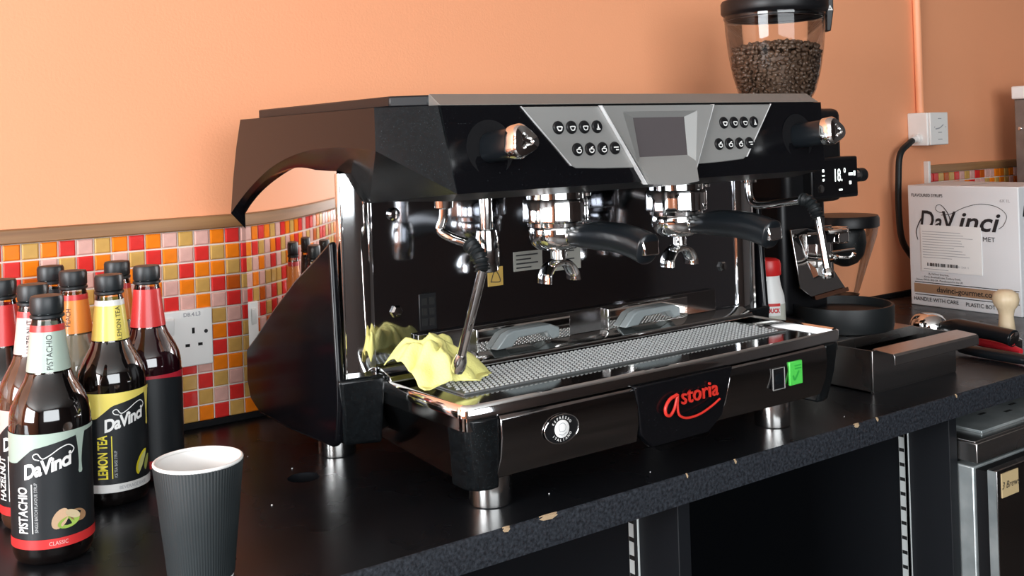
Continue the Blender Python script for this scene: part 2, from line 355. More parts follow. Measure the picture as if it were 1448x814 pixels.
# hood
oL = [(-.130, .340), (-.153, .353), (-.193, .373), (-.235, .391), (-.28, .407), (-.333, .42), (-.392, .429), (-.456, .433), (-.523, .432), (-.582, .428)]
iL = [(-.118, .304), (-.135, .333), (-.153, .357), (-.180, .372), (-.215, .386), (-.265, .398), (-.32, .4035), (-.39, .4025), (-.43, .401), (-.49, .388)]
tp = [(-.582, .477), (-.178, .477), (-.159, .437), (-.143, .391)]
def smooth2(l): return [(p.x, p.y) for p in spline([(a, b, 0) for a, b in l], 4)]
oS, iS = smooth2(oL), smooth2(iL)
both('side_wing', lambda: MB().loft([[(-.060, a, b) for a, b in tp+oS], [(-.024, a, b) for a, b in tp+iS]]), BLK, ang=28)
A, Bq, Cq, D, Eq = (-.003, -.627, .477), (-.060, -.582, .477), (-.060, -.582, .428), (.010, -.641, .377), (-.002, -.455, .361)
both('corner_facet', lambda: MB().hull([A, Bq, Cq, D, Eq, (-.024, -.49, .388), (-.024, -.44, .400), (.02, -.50, .477), (-.028, -.50, .477), (.02, -.627, .477), (.02, -.641, .377), (.02, -.455, .362)]), BLKD, ang=15)
E_('front_fascia', MB().hull([(.0, -.6275, .4765), (MX(0), -.6275, .4765), (.0105, -.6415, .3765), (MX(.0105), -.6415, .3765), (.02, -.455, .37), (MX(.02), -.455, .37), (.02, -.50, .4765), (MX(.02), -.50, .4765)]), BLK, ang=15)
E_('hood_core', MB().box(-.022, MX(-.022), -.50, -.178, .4045, .477).box(.005, MX(.005), -.50, -.178, .372, .4045), BLKS)
E_('hood_lower_lip', MB().hull([(.012, -.640, .377), (MX(.012), -.640, .377), (.03, -.60, .366), (MX(.03), -.60, .366), (.02, -.46, .362), (MX(.02), -.46, .362), (.02, -.46, .372), (MX(.02), -.46, .372)]), BLKS, ang=15)
rail = [(-.035, -.572), (.0, -.602), (MX(0), -.602), (MX(-.035), -.572), (MX(-.035), -.185), (-.035, -.185)]
E_('top_tray_rail', MB().pz(rail, .4775, .4905), BLKS, bevel=.002)
E_('top_silver_strip', MB().px([(-.626, .4775), (-.6035, .4915), (-.600, .4905), (-.600, .4775)], .0005, MX(.0005)), SIL2, bevel=.0008)
# control pads, display
def fp(x, z, off=0.): return (x, -.627-(.477-z)*.14-off, z)
def slab(poly, off0, off1): return MB().prism(poly, lambda a, b: fp(a, b, off0), lambda a, b: fp(a, b, off1))
padL = [(.112, .4745), (.233, .4745), (.2855, .395), (.230, .3962), (.185, .3985), (.178, .402)]
both('button_pad', lambda: slab(padL, -.002, .002), SIL, bevel=.0012)
both('pad_trim', lambda: slab([(.1115, .4752), (.1125, .4752), (.1785, .4015), (.1770, .4015)], 0, .0026), SILW)
both('bezel_trim', lambda: slab([(.2335, .4752), (.2350, .4752), (.2945, .373), (.2930, .373)], 0, .0073), SILW)
bz = [(.235, .4748), (MX(.235), .4748), (MX(.286), .393), (MX(.2945), .3735), (.335, .370), (.2945, .3735), (.286, .393)]
fo = [(.268, .467), (MX(.268), .467), (MX(.283), .400), (.283, .400)]; fi = [(.289, .459), (MX(.289), .459), (MX(.292), .408), (.292, .408)]
def bezel():
    mb = MB(); off = lambda z: .007+max(0, (.40-z))*.45
    O = [fp(a, b, off(b)) for a, b in bz]; Fo = [fp(a, b, .007) for a, b in fo]; Fi = [fp(a, b, .0016) for a, b in fi]; Bk = [fp(a, b, -.004) for a, b in bz]
    mb.add(O+Fo+Fi+Bk, [(0, 1, 8, 7), (1, 2, 9, 8), (9, 2, 3, 4, 5, 6, 10), (6, 0, 7, 10), (7, 8, 12, 11), (8, 9, 13, 12), (9, 10, 14, 13), (10, 7, 11, 14)]+[(i, 15+i, 15+(i+1) % 7, (i+1) % 7) for i in range(7)])
    return mb
dz = E_('display_bezel', bezel(), SIL, fixn=True, ang=12)
mk('screen', MB().prism(fi, lambda a, b: fp(a, b, -.001), lambda a, b: fp(a, b, .0014)), SCREEN, dz)
def button(x, z, k, lab=None):
    n = Vector((0, -1, .14)).normalized(); c = Vector(fp(x, z, .002))
    b = E_('button', MB().lathe([(.0082, 0), (.0082, .0016), (.0070, .0030), (.0050, .0032)], c, 24, n), BLKS)
    f = lambda a, bb, zz: fp(x+a, z+bb, .0056)
    if k < 3: mb = ribbon([(-.0034, -.0005), (-.002, -.0032), (.002, -.0032), (.0034, -.0005), (.0034, .001), (-.0034, .001), (-.0034, -.0005)], .0012 if k else .0016, f); 
    elif k == 3: mb = ribbon([(-.003, -.003), (.003, -.003)], .0016, f); mb2 = ribbon([(0, -.002), (0, .004)], lambda t: .0028*(1-t)+.0004, f); mb.add(mb2.v, mb2.f)
    elif k < 7:
        mb = ribbon([(-.003, -.003), (0, -.004), (.003, -.003), (.003, 0), (-.003, 0), (-.003, -.003)], .0014, f); mb2 = ribbon([(-.001, .0015), (.003, .003)], .0015, f); mb.add(mb2.v, mb2.f)
    else:
        mb = ribbon([(-.004, .0012), (.004, .0012)], .0014, f); mb2 = ribbon([(-.001, -.002), (.004, -.002)], .0014, f); mb.add(mb2.v, mb2.f)
    mk('icon', mb, WPRN, b, fixn=False, smooth=False)
for i in range(4):
    button(.164+.0205*i, .4485, i); button(.190+.0203*i, .4210, 4+i)
    button(.4545+.0203*i, .4495, i); button(.4395+.0203*i, .4205, 4+i)
# steam knobs
for x in (.062, MX(.062)):
    n = Vector((0, -1, .10)).normalized(); c = Vector(fp(x, .427, .0005))
    E_('knob_well', MB().lathe([(.033, 0), (.033, .0010), (.027, .0005), (.022, .0003)], c, 40, n), BLKM)
    kb = E_('steam_knob', MB().lathe([(.0165, 0), (.0178, .006), (.0175, .048), (.0165, .052), (.014, .053)], c, 44, n, rfun=lambda a, z: .0012*math.cos(3*a+.4)), BLKH)
    mk('chrome_cap', MB().lathe([(.0150, .050), (.0188, .0525), (.0190, .066), (.0160, .0705), (.008, .0715), (.006, .069), (.002, .0685)], c, 44, n, rfun=lambda a, z: .0022*math.cos(3*a+.4)), CHR, kb)
# groups
for x in (.225, .445):
    g = E_('group_head', MB().lathe([(.036, .335), (.040, .340), (.040, .366), (.03, .372)], (x, -.545, 0), 48), STL)
    mk('collar', MB().lathe([(.037, .3275), (.0415, .326), (.0438, .328), (.0440, .352), (.0425, .356), (.036, .358)], (x, -.545, 0), 60, rfun=lambda a, z: .0006*math.cos(14*a)), CHR, g)
    mk('bolt', MB().lathe([(.004, 0), (.0045, .004), (.003, .006)], (x+.02, -.588, .360), 12), CHR, g)
# steam wands
def wand(path, grip, tip, base):
    w = E_('steam_wand', MB().tube(spline(path, 7), .0058, 14), CHR)
    mk('ball_joint', MB().lathe([(.006, -.006), (.012, -.004), (.0125, .006), (.008, .010)], base, 20), CHR, w)
    P = spline(grip, 8); mk('rubber_grip', MB().tube(P, [.0085+.0016*math.sin(i*1.9) for i in range(len(P))], 16), BLKR, w)
    a, b = Vector(tip[0]), Vector(tip[1]); dd = (b-a)
    mk('lower_tube', MB().tube([a, a+dd*.35, a+dd*.7, b], .0058, 14), CHR, w)
    mk('nozzle_tip', MB().tube([b-dd*.03, b+dd*.04, b+dd*.12, b+dd*.17, b+dd*.185], [.0060, .0085, .0092, .0075, .002], 16), STL, w)
wand([(.048, -.552, .368), (.048, -.550, .345), (.046, -.545, .328), (.052, -.562, .319), (.052, -.592, .315), (.050, -.610, .312)], [(.050, -.603, .3145), (.050, -.614, .308), (.050, -.624, .298), (.050, -.628, .286)], ((.050, -.629, .287), (.050, -.576, .178)), (.048, -.552, .360))
wand([(.615, -.531, .368), (.615, -.531, .345), (.615, -.537, .328), (.615, -.555, .3235), (.615, -.60, .329), (.615, -.641, .335)], [(.615, -.632, .3345), (.615, -.645, .332), (.615, -.655, .321), (.615, -.661, .308)], ((.615, -.661, .309), (.615, -.674, .235)), (.615, -.531, .362))
hw = E_('hot_water_spout', MB().tube([(.107, -.555, .370), (.107, -.555, .32)], .0085, 18), CHR)
mk('spout_nozzle', MB().lathe([(.008, .3255), (.0128, .324), (.0150, .312), (.0155, .296), (.0150, .282), (.0135, .2735), (.010, .272)], (.107, -.555, 0), 28), STL, hw)
# back panel fittings, and sticker reflections set on the panel as plates
for x, z in ((.034, .220), (MX(.034), .220), (.034, .345)):
    s_ = E_('screw', MB().lathe([(.0085, 0), (.0085, .003), (.006, .0055), (.002, .006)], (x, -.450, z), 6 if z < .3 else 20, (0, -1, 0)), STL)
sw = E_('vent_plate', MB().box(.068, .094, -.4515, -.450, .190, .238), BLKS, bevel=.001)
for i in range(3):
    for j in range(2): mk('slot', MB().box(.0715+.0115*j, .0795+.0115*j, -.4522, -.4514, .196+.0135*i, .2055+.0135*i), HOLE, sw)
st = E_('reflected_warning_sticker', MB().box(.178, .203, -.4508, -.450, .236, .262), YSTK)  # reflection of a sticker, built as a flat plate on the panel
mk('reflected_triangle', ribbon([(-.008, -.007), (.008, -.007), (0, .008), (-.008, -.007)], .0012, fr(.190, -.4512, .249)), PRN, st, fixn=False, smooth=False)
for x0, x1, z0, z1, ln in ((.222, .272, .252, .279, ('CAUTION', 'HOT SURFACE', 'DO NOT TOUCH')), (.288, .342, .246, .278, ('220-240V', '50/60 Hz', 'CE'))):
    st = E_('reflected_label', MB().box(x0, x1, -.4507, -.450, z0, z1), CREAM)  # reflection of a printed label, built as a flat plate on the panel
    for i in range(4): mk('print_line', MB().box(x0+.004, x0+(.030 if i % 2 else .042), -.4511, -.4507, z1-.006-i*.0058, z1-.0042-i*.0058), PRN, st, smooth=False)
# cup plates with handles
for x0, x1 in ((.147, .308), (.378, .543)):
    pl = E_('cup_shelf_plate', MB().box(x0, x1, -.4635, -.4600, .153, .1825), MIR, bevel=.0008)
    w = x1-x0; c = x0+w*.5
    out = [(x0+.022, .154), (x0+.040, .1725), (x0+.052, .1765), (x1-.045, .1775), (x1-.030, .1715), (x1-.030, .158), (x1-.042, .157), (x1-.052, .168), (x0+.060, .166), (x0+.049, .155)]
    mk('handle', MB().py(out, -.478, -.463), HGREY, pl, bevel=.0018)
    E_('plate_end_post', MB().box(x0-.002, x0+.001, -.468, -.459, .153, .1835), CHR, bevel=.0006)
E_('rear_ledge', MB().px([(-.486, .1410), (-.484, .1455), (-.464, .1530), (-.452, .1530), (-.452, .138), (-.486, .138)], .003, MX(.003)), STL, bevel=.001)
E_('rear_channel', MB().box(.06, MX(.06), -.4595, -.4515, .153, .187), FAS, bevel=.0006)
# drip tray
rim_o = lambda e: [(.0+e, -.4525), (.0+e, -.640), (.004+e, -.651), (.014, -.6565+e), (XC, -.660+e), (MX(.014), -.6565+e), (MX(.004+e), -.651), (MX(e), -.640), (MX(e), -.4525)]
E_('drip_tray_pan', MB().pz(rim_o(.003), .110, .1335), STL, bevel=.001)
rimm = MB(); ro = [(0, -.4525), (0, -.642), (.0035, -.651), (.013, -.6565), (.12, -.6585), (XC, -.6595), (MX(.12), -.6585), (MX(.013), -.6565), (MX(.0035), -.651), (MX(0), -.642), (MX(0), -.4525)]
ri = [(.007, -.4525), (.007, -.640), (.010, -.646), (.017, -.6495), (.12, -.6515), (XC, -.6525), (MX(.12), -.6515), (MX(.017), -.6495), (MX(.010), -.646), (MX(.007), -.640), (MX(.007), -.4525)]
rimm.loft([[(*p, .126) for p in ro], [(*p, .1385) for p in ro], [((p[0]*.6+q[0]*.4), (p[1]*.6+q[1]*.4), .1408) for p, q in zip(ro, ri)], [(*p, .1385) for p in ri], [(*p, .1325) for p in ri]], False, False)
E_('drip_tray_rim', rimm, CHR, ang=60, fixn=True)
gridp = E_('drip_grid', MB().box(.045, MX(.045), -.588, -.484, .1333, .1362), mat('grid_steel', (.16, .17, .17), .35, .6), bevel=.001)
bm_, dk = MB(), MB()
nx = 76; ny = 11
for i in range(nx):
    for j in range(ny):
        x = .052+(MX(.055)-.052)*(i+.5*(j % 2))/nx; y = -.583+.094*j/(ny-1); a = .0027; b = .0042
        bm_.add([(x-a, y-b*.25, .1362), (x+a, y-b*.25, .1362), (x+a, y+b*.25, .1362), (x-a, y+b*.25, .1362), (x-a*.55, y-b*.1, .1380), (x+a*.55, y-b*.1, .1380), (x+a*.55, y+b*.1, .1380), (x-a*.55, y+b*.1, .1380)], [(0, 1, 5, 4), (1, 2, 6, 5), (2, 3, 7, 6), (3, 0, 4, 7), (4, 5, 6, 7)])
        dk.add([(x-a, y+b*.35, .13635), (x+a, y+b*.35, .13635), (x+a*.8, y+b*.95, .13635), (x-a*.8, y+b*.95, .13635)], [(0, 1, 2, 3)])
stuff(mk('grid_bumps', bm_, mat('grid_bump_steel', (.80, .82, .81), .32, .5), gridp, fixn=False, smooth=False)); stuff(mk('grid_slots', dk, HOLE, gridp, fixn=False, smooth=False))
# base
basep = [(.030, -.42), (.030, -.640), (.035, -.646), (MX(.035), -.646), (MX(.030), -.640), (MX(.030), -.42)]
E_('base_box', MB().loft([[(p[0]*.97+.01, p[1]*.985, .052) for p in basep], [(*p, .124) for p in basep]]), BLKM)
both('base_side_panel', lambda: MB().loft([[(.016, -.40, .060), (.016, -.622, .046), (.035, -.622, .046), (.035, -.40, .060)], [(.0035, -.40, .1245), (.0035, -.635, .1245), (.035, -.635, .1245), (.035, -.40, .1245)]]), FAS, bevel=.001)
def post():
    lo = [(.016, -.600), (.016, -.630), (.024, -.643), (.040, -.648), (.052, -.646), (.052, -.600)]; hi = [(.003, -.612), (.0035, -.644), (.010, -.654), (.024, -.659), (.046, -.6595), (.046, -.612)]
    mid = [(a*.45+c*.55, b*.4+d_*.6-.001) for (a, b), (c, d_) in zip(lo, hi)]
    return MB().loft([[(*p, .038) for p in lo], [(*p, .08) for p in mid], [(*p, .1235) for p in hi]])
both('corner_post', post, BLKD, bevel=.003)
def fascia():
    pr_ = [(-.6560, .1240), (-.6610, .1200), (-.6625, .100), (-.6585, .075), (-.6480, .0500), (-.640, .050), (-.640, .1240)]
    return MB().prism(pr_, lambda a, b: (.0465, a, b), lambda a, b: (.2480-(.124-b)*-.20, a, b))
both('chrome_fascia', fascia, FAS, bevel=.001)
cp = [(.2475, .1245), (MX(.2475), .1245), (MX(.262), .060), (MX(.285), .040), (.285, .040), (.262, .060)]
E_('centre_panel', MB().prism(cp, lambda a, b: (a, -.640, b), lambda a, b: (a, -.6655-(.0 if b > .1 else -.012*((.1-b)/.06)), b)), BLK, bevel=.002)
# red raised logo word with a swoosh
lg = text('storia', .0290, lambda x, y, z: (.3235+x, -.6665-z, .0900+y+x*.03), 'logo_letters', REDL, em, ax='LEFT', ay='BOTTOM_BASELINE', bold=.0002, extrude=.0012, spacing=1.02)
fr_ = fr(0, -.6688, 0)
def stroke3(pts, r, m, n, parent):
    P = spline(pts, 8); return mk(n, MB().tube(P, r if not callable(r) else [r(i/(len(P)-1)) for i in range(len(P))], 10), m, parent)
q = -.6672
stroke3([(.3165, q, .104), (.304, q, .1005), (.296, q, .092), (.296, q, .083), (.303, q, .080), (.3105, q, .087), (.3155, q, .099), (.3175, q, .1035), (.3165, q, .088), (.320, q, .077), (.334, q, .0715), (.356, q, .0725), (.378, q, .0790), (.394, q, .0860)], lambda t: .0023-.0009*t, REDL, 'logo_swoosh', em)
# oval emblem
ov = E_('oval_emblem', MB().lathe([(.0001, 0), (.0175, 0), (.0175, .0012), (.0001, .0012)], (0, 0, 0), 40), BLKS)
for v in ov.data.vertices: v.co = Vector((.131+v.co.x*1.42, -.6625-v.co.z, .0945+v.co.y*.95))
r_ = MB().tube([(.131+.0255*math.cos(a*PI/20), -.6640, .0945+.0168*math.sin(a*PI/20)) for a in range(41)], .0008, 8); mk('emblem_ring', r_, CHR, ov)
mk('emblem_disc', MB().lathe([(.0105, 0), (.0105, .0014), (.0098, .0018)], (.131, -.6635, .0945), 32, (0, -1, 0)), WPAP, ov)
mk('emblem_cup', ribbon([(-.004, -.003), (-.0055, .003), (-.003, .006), (.002, .006), (.005, .002), (.003, -.003), (-.004, -.003)], .0007, fr(.131, -.6655, .0950)), GRY, ov, fixn=False, smooth=False)
mk('emblem_saucer', ribbon([(-.006, -.0055), (0, -.0075), (.006, -.0050)], .0008, fr(.131, -.6655, .0950)), GRY, ov, fixn=False, smooth=False)
def arc_text(s, size, cx, cz, rad, a0, a1, y, m, par, flip=False):
    for i, ch in enumerate(s):
        a = a0+(a1-a0)*i/(len(s)-1); rot = a-PI/2 if not flip else a+PI/2
        text(ch, size, fr(cx+rad*1.12*math.cos(a), y, cz+rad*math.sin(a), rot), 'emblem_letter', m, par, bold=.0001)
arc_text('ESPRESSO', .0042, .131, .0945, .0132, math.radians(148), math.radians(32), -.6641, WPRN, ov)
arc_text('ITALIANO', .0042, .131, .0945, .0132, math.radians(212), math.radians(328), -.6641, WPRN, ov, True)
# rocker switch + green sticker
sb = E_('power_switch', MB().box(.503, .527, -.6640, -.6600, .078, .107), BLKS, bevel=.001)
mk('switch_frame', MB().tube([(.503, -.664, .078), (.503, -.664, .107), (.527, -.664, .107), (.527, -.664, .078), (.503, -.664, .078)], .0009, 6), SIL, sb)
mk('switch_rocker', MB().lathe([(.008, 0), (.008, .001), (.004, .0016)], (.515, -.664, .0925), 24, (0, -1, 0)), BLKH, sb)
gs = E_('green_sticker', MB().box(.538, .5655, -.6645, -.6605, .0785, .1115), GRN, bevel=.0012)
mk('tick_mark', ribbon([(-.007, -.002), (-.003, -.008), (.006, .003)], lambda t: .003, fr(.551, -.6649, .0945)), GRN2, gs, fixn=False, smooth=False)
for i in range(2): mk('tick_bar', MB().box(.548, .562, -.6649, -.6645, .1005+.004*i, .1022+.004*i), GRN2, gs, smooth=False)
# feet
for x in (.080, .590):
    for y in (-.585, -.275): E_('foot', MB().lathe([(.0245, .0003), (.0262, .001), (.0265, .004), (.0265, .062), (.0255, .066)], (x if y < -.5 else (x-.05 if x < .3 else x+.05), y, 0), 44), FOOT)

# portafilters locked in the groups
for x, lab in ((.225, 'chrome portafilter with black handle locked into the left group head'), (.445, 'chrome portafilter with black handle locked into the right group head')):
    t = thing('portafilter', lab, 'portafilter', (x, -.545, .25), 'portafilters in the machine')
    mk('basket_holder', MB().lathe([(.0385, .330), (.0385, .321), (.0355, .3195), (.0365, .316), (.0365, .305), (.033, .297), (.026, .291), (.012, .288), (.004, .288)], (x, -.545, 0), 48), CHR, t)
    mk('spout_neck', MB().lathe([(.008, .290), (.0095, .286), (.0095, .274), (.012, .271), (.008, .268)], (x+.002, -.548, 0), 20), CHR, t)
    sp = MB(); path = [(x-.024, -.548, .247), (x-.0225, -.548, .258), (x-.014, -.548, .2695), (x, -.548, .2735), (x+.014, -.548, .2695), (x+.0225, -.548, .258), (x+.024, -.548, .248)]
    P = spline(path, 5); rings = []
    for i, p in enumerate(P):
        tt = (P[min(i+1, len(P)-1)]-P[max(i-1, 0)]).normalized(); nn = Vector((-tt.z, 0, tt.x)); 
        rings.append([p+Vector((0, s*.0130, 0))+nn*o_ for s, o_ in ((-1, .002), (-.9, -.003), (-.5, -.0055), (.5, -.0055), (.9, -.003), (1, .002), (.6, .0045), (-.6, .0045))])
    mk('double_spout', sp.loft(rings), CHR, t, ang=50)
    P = spline([(x, -.578, .3085), (x, -.600, .310), (x, -.632, .312), (x, -.668, .3115), (x, -.697, .3075), (x, -.716, .3025), (x, -.723, .3005)], 6); n = len(P); rings = []
    for i, p in enumerate(P):
        f = i/(n-1); a_ = .0105+.0075*min(1, f*4)+.001*math.sin(f*6)-(.004*max(0, (f-.9)/.1)); b_ = .0120+.0050*min(1, f*3)+.0025*f-(.0045*max(0, (f-.93)/.07))
        tt = (P[min(i+1, n-1)]-P[max(i-1, 0)]).normalized(); nn = Vector((0, -tt.z, tt.y)); nn = -nn if nn.z < 0 else nn
        rings.append([p+Vector((a_*math.copysign(abs(math.cos(2*PI*j/24))**.8, math.cos(2*PI*j/24)), 0, 0))+nn*b_*math.copysign(abs(math.sin(2*PI*j/24))**.8, math.sin(2*PI*j/24)) for j in range(24)])
    h = mk('handle', MB().loft(rings), BLKH, t, ang=50)
    mk('end_plate', MB().loft([[(x-.0135, -.712, .3140), (x+.0135, -.712, .3140), (x+.0115, -.720, .2930), (x-.0115, -.720, .2930)], [(x-.0130, -.7255, .3120), (x+.0130, -.7255, .3120), (x+.0110, -.7285, .2945), (x-.0110, -.7285, .2945)]]), CHR, h, bevel=.0015)
    mk('ferrule', MB().tube([(x, -.572, .3075), (x, -.584, .309)], .0125, 24), CHR, h)

# yellow cloth crumpled on the drip tray
def cloth(u, v):
    a, b = (u-.5)*2, (v-.5)*2
    r = math.hypot(a, b); th = math.atan2(b, a)
    lob = 1+(.19*math.sin(3*th+.6)*0+.10*math.sin(5*th+1.9)+.05*math.sin(9*th))*(.35 if a < -.2 else 1)+.24*math.exp(-((th+.35)/.28)**2)
    x = .056+.050*a*lob; y = -.517+.046*b*lob
    pa, pb = a+.15, b-.25; rr = math.hypot(pa, pb)/1.28; tp_ = math.atan2(pb, pa)
    base = max(0, 1-rr**1.5)**.85
    sm_ = min(1, rr*2.2)**2; cr = 1+sm_*(.20*math.sin(3*tp_+.5)+.13*math.sin(7*tp_+2.3+4*rr)+.05*math.sin(13*tp_+5*rr))+.10*math.sin(9*pa+4*pb)
    z = .1420+.050*base*cr+.0035*abs(math.sin(5*th+2))*min(1, r)
    k = max(0, 1-r*r*.6)
    return (x+.004*math.sin(9*b+2)*k, y+.005*math.sin(8*a)*k, max(.1400, z))
tag(mk('cleaning_cloth', MB().grid(cloth, 64, 56), YEL, solid=.0016, fixn=False, ang=80), 'crumpled yellow cleaning cloth lying on the drip tray', 'cloth')

# ------------------------------------------------------------------ syrup bottles
LOCAL = set()
def lthing(name, label, cat, loc, rotz, group=None):
    o = thing(name, label, cat, loc, group); o.rotation_euler = (0, 0, rotz); LOCAL.add(o.name); return o
def lk(name, mb, m, parent, **k):
    o = mk(name, mb, m, parent, **k); o.location = (0, 0, 0); return o
def cyl(r, u0=0., v0=0., a=0.):
    ca, sa = math.cos(a), math.sin(a)
    def f(x, y, z=0):
        u, v = u0+x*ca-y*sa, v0+x*sa+y*ca; rr = r(v) if callable(r) else r
        return (rr*math.sin(u/rr), -rr*math.cos(u/rr), v)
    return f
BR = .0415
PROF = [(.030, 0), (.0365, .0015), (.0395, .006), (BR, .013), (BR, .150), (.0408, .157), (.0388, .166), (.0350, .175), (.0302, .184), (.0256, .192), (.0228, .200)]
NPROF = [(.0226, .200), (.0205, .218), (.0178, .241), (.0165, .252), (.0150, .259), (.0150, .268)]
def nr(v): return .0226+(.0165-.0226)*(v-.200)/.052+.0005
def strip(u0, u1, top, bot, fn, n=60):
    us = [u0+(u1-u0)*i/n for i in range(n+1)]
    return MB().add([fn(u, top(u)) for u in us]+[fn(u, bot(u)) for u in us], [(i, i+1, n+2+i, n+1+i) for i in range(n)])
def blob(cx, cy, rx, ry, a, fn, n=22, k=1.):
    ca, sa = math.cos(a), math.sin(a); pts = []
    for i in range(n):
        t_ = 2*PI*i/n; x, y = rx*math.cos(t_), ry*(math.sin(t_) if math.sin(t_) > 0 else k*math.sin(t_)); pts.append(fn(cx+x*ca-y*sa, cy+x*sa+y*ca))
    return MB().add(pts, [tuple(range(n))])
MC = {}
def cm(name, col, rough=.4):
    if name not in MC: MC[name] = mat(name, col, rough, coat=.25)
    return MC[name]
LABELB = mat('bottle_label_black', (.009, .011, .013), .42)
CAPM = mat('bottle_cap_black', (.009, .012, .014), .42)
def bottle(x, y, lab, word, syrup, neck, nband, swoosh, band, bandtext, wordcol, sub, pic, turn=0., ntxt=True, syname='syrup'):
    d = Vector((-.636-x, -1.648-y)); rz = math.atan2(d.y, d.x)+PI/2+turn
    t = lthing('syrup_bottle', lab, 'bottle', (x, y, 0), rz, 'syrup bottles by the tiled splashback')
    sm = bpy.data.materials.get(syname) or mat(syname, syrup, .06, coat=1, spec=.6)
    lk('bottle_body', MB().lathe(PROF, (0, 0, 0), 48), sm, t, ang=60)
    lk('clear_neck', MB().lathe(NPROF, (0, 0, 0), 36, caps=False), CLRN, t, ang=60)
    lk('syrup_in_neck', MB().lathe([(.0205, .199), (.0165, .238), (.001, .239)], (0, 0, 0), 28, caps=False), sm, t, ang=60)
    lk('neck_ring', MB().lathe([(.0155, .2575), (.0178, .259), (.0178, .2615), (.0155, .263)], (0, 0, 0), 36, caps=False), CAPM, t)
    lk('cap', MB().lathe([(.0168, .2635), (.0172, .265), (.0172, .279), (.0160, .282), (.0125, .2825)], (0, 0, 0), 72, rfun=lambda a, z: .0002*math.cos(36*a) if .264 < z < .28 else 0), CAPM, t)
    nl = lk('neck_label', MB().lathe([(nr(.202), .202), (nr(.225), .225), (nr(.2515), .2515)], (0, 0, 0), 48, caps=False), neck, t)
    f0 = lambda v0, v1, m, nm: lk(nm, MB().lathe([(nr(v0)+.0003, v0), (nr(v1)+.0003, v1)], (0, 0, 0), 48, caps=False), m, nl)
    f0(.2445, .2515, nband, 'neck_band')
    if ntxt: o = text(word, .0088, cyl(lambda v: nr(v)+.0007, .001, .2230, PI/2), 'neck_lettering', PRN, nl, sx=.86); o.location = (0, 0, 0)
    bl = lk('body_label', MB().lathe([(BR+.0004, .030), (BR+.0004, .141)], (0, 0, 0), 60, caps=False), LABELB, t)
    r1, r2_, r3 = BR+.0007, BR+.0010, BR+.0013; hw_ = PI*BR
    lk('label_swoosh', strip(-hw_, hw_, lambda u: .141, lambda u: .129+.008*math.sin((u+.004)*26)-(.012 if u < -.02 else 0)*min(1, (-.02-u)/.02 if u < -.02 else 0), cyl(r1)), swoosh, bl, fixn=False)
    lk('label_drip', ribbon([(.031, .137), (.0305, .124), (.0300, .110), (.0300, .100), (.0300, .0935)], lambda s: .010*(1-s)**3+.0028+.0032*max(0, (s-.6)/.4)*(1-max(0, (s-.9)/.1)), cyl(r2_)), swoosh, bl, fixn=False)
    lk('lower_band', MB().lathe([(BR+.0008, .020), (BR+.0008, .030)], (0, 0, 0), 60, caps=False), band, bl)
    for a in (0, ):
        o = text('DaVinci', .0205, cyl(r2_, -.007, .106, .24), 'logo_lettering', WPRN, bl, shear=.32, bold=.0007, sx=.86, spacing=.92); o.location = (0, 0, 0)
        lk('logo_flourish', ribbon([(-.013, .114), (-.018, .1155), (-.0195, .119), (-.015, .121), (-.010, .1155), (-.003, .118), (.008, .1245), (.017, .1265), (.0225, .1215), (.0195, .1165)], lambda s: .0011, cyl(r2_)), WPRN, bl, fixn=False)
        o = text(word, .0165, cyl(r2_, -.0275, .0365, PI/2), 'flavour_lettering', wordcol, bl, ax='LEFT', ay='BOTTOM_BASELINE', bold=.0004, sx=.60 if len(word) > 6 else .85); o.location = (0, 0, 0)
        lk('flavour_rule', MB().add([cyl(r2_)(-.0225, .037), cyl(r2_)(-.0213, .037), cyl(r2_)(-.0213, .089), cyl(r2_)(-.0225, .089)], [(0, 1, 2, 3)]), wordcol, bl, fixn=False)
        o = text(sub, .0050, cyl(r2_, -.0160, .038, PI/2), 'small_lettering', cm('label_grey_print', (.45, .46, .46)), bl, ax='LEFT', ay='BOTTOM_BASELINE', sx=.72); o.location = (0, 0, 0)
        o = text(bandtext, .0058, cyl(r3, .004, .0250), 'band_lettering', cm('band_print_pale', (.75, .45, .42)) if band is REDB else GRY, bl, sx=.9); o.location = (0, 0, 0)
    f = cyl(r2_)
    if pic == 'nut':
        lk('pistachio_shell', blob(.006, .050, .0115, .0075, 1.0, f), cm('nut_shell', (.55, .36, .22)), bl, fixn=False)
        lk('pistachio_kernel', blob(.015, .045, .012, .0060, .15, cyl(r3)), cm('nut_green', (.34, .50, .09)), bl, fixn=False)
        lk('pistachio_shell', blob(.0255, .0495, .0105, .0065, -.35, f), cm('nut_brown', (.36, .20, .10)), bl, fixn=False)
        lk('pistachio_shell', blob(.0195, .0525, .0090, .0040, -.5, cyl(BR+.0016)), cm('nut_pale', (.72, .58, .36)), bl, fixn=False)
    if pic == 'lemon':
        lk('lemon_wedge', blob(.018, .050, .0160, .0085, 1.05, f, k=.25), cm('lemon_rind', (.72, .62, .02)), bl, fixn=False)
        lk('lemon_flesh', blob(.0185, .0498, .0130, .0062, 1.05, cyl(r3), k=.2), cm('lemon_flesh', (.62, .60, .22)), bl, fixn=False)
        lk('lemon_slice', blob(.028, .047, .0100, .0055, 1.15, cyl(BR+.0009), k=.4), cm('lemon_pale', (.38, .42, .10)), bl, fixn=False)
    return t
REDB = mat('label_red', (.62, .03, .03), .4, coat=.25)
PALE = cm('label_pale_green', (.40, .50, .43)); YELL = cm('label_yellow', (.80, .66, .14)); ORL = cm('label_orange', (.86, .28, .04)); PINKL = cm('label_pale_pink', (.70, .52, .48)); DRED = cm('label_dark_red', (.42, .015, .03))
WB = cm('label_white', (.72, .72, .70))
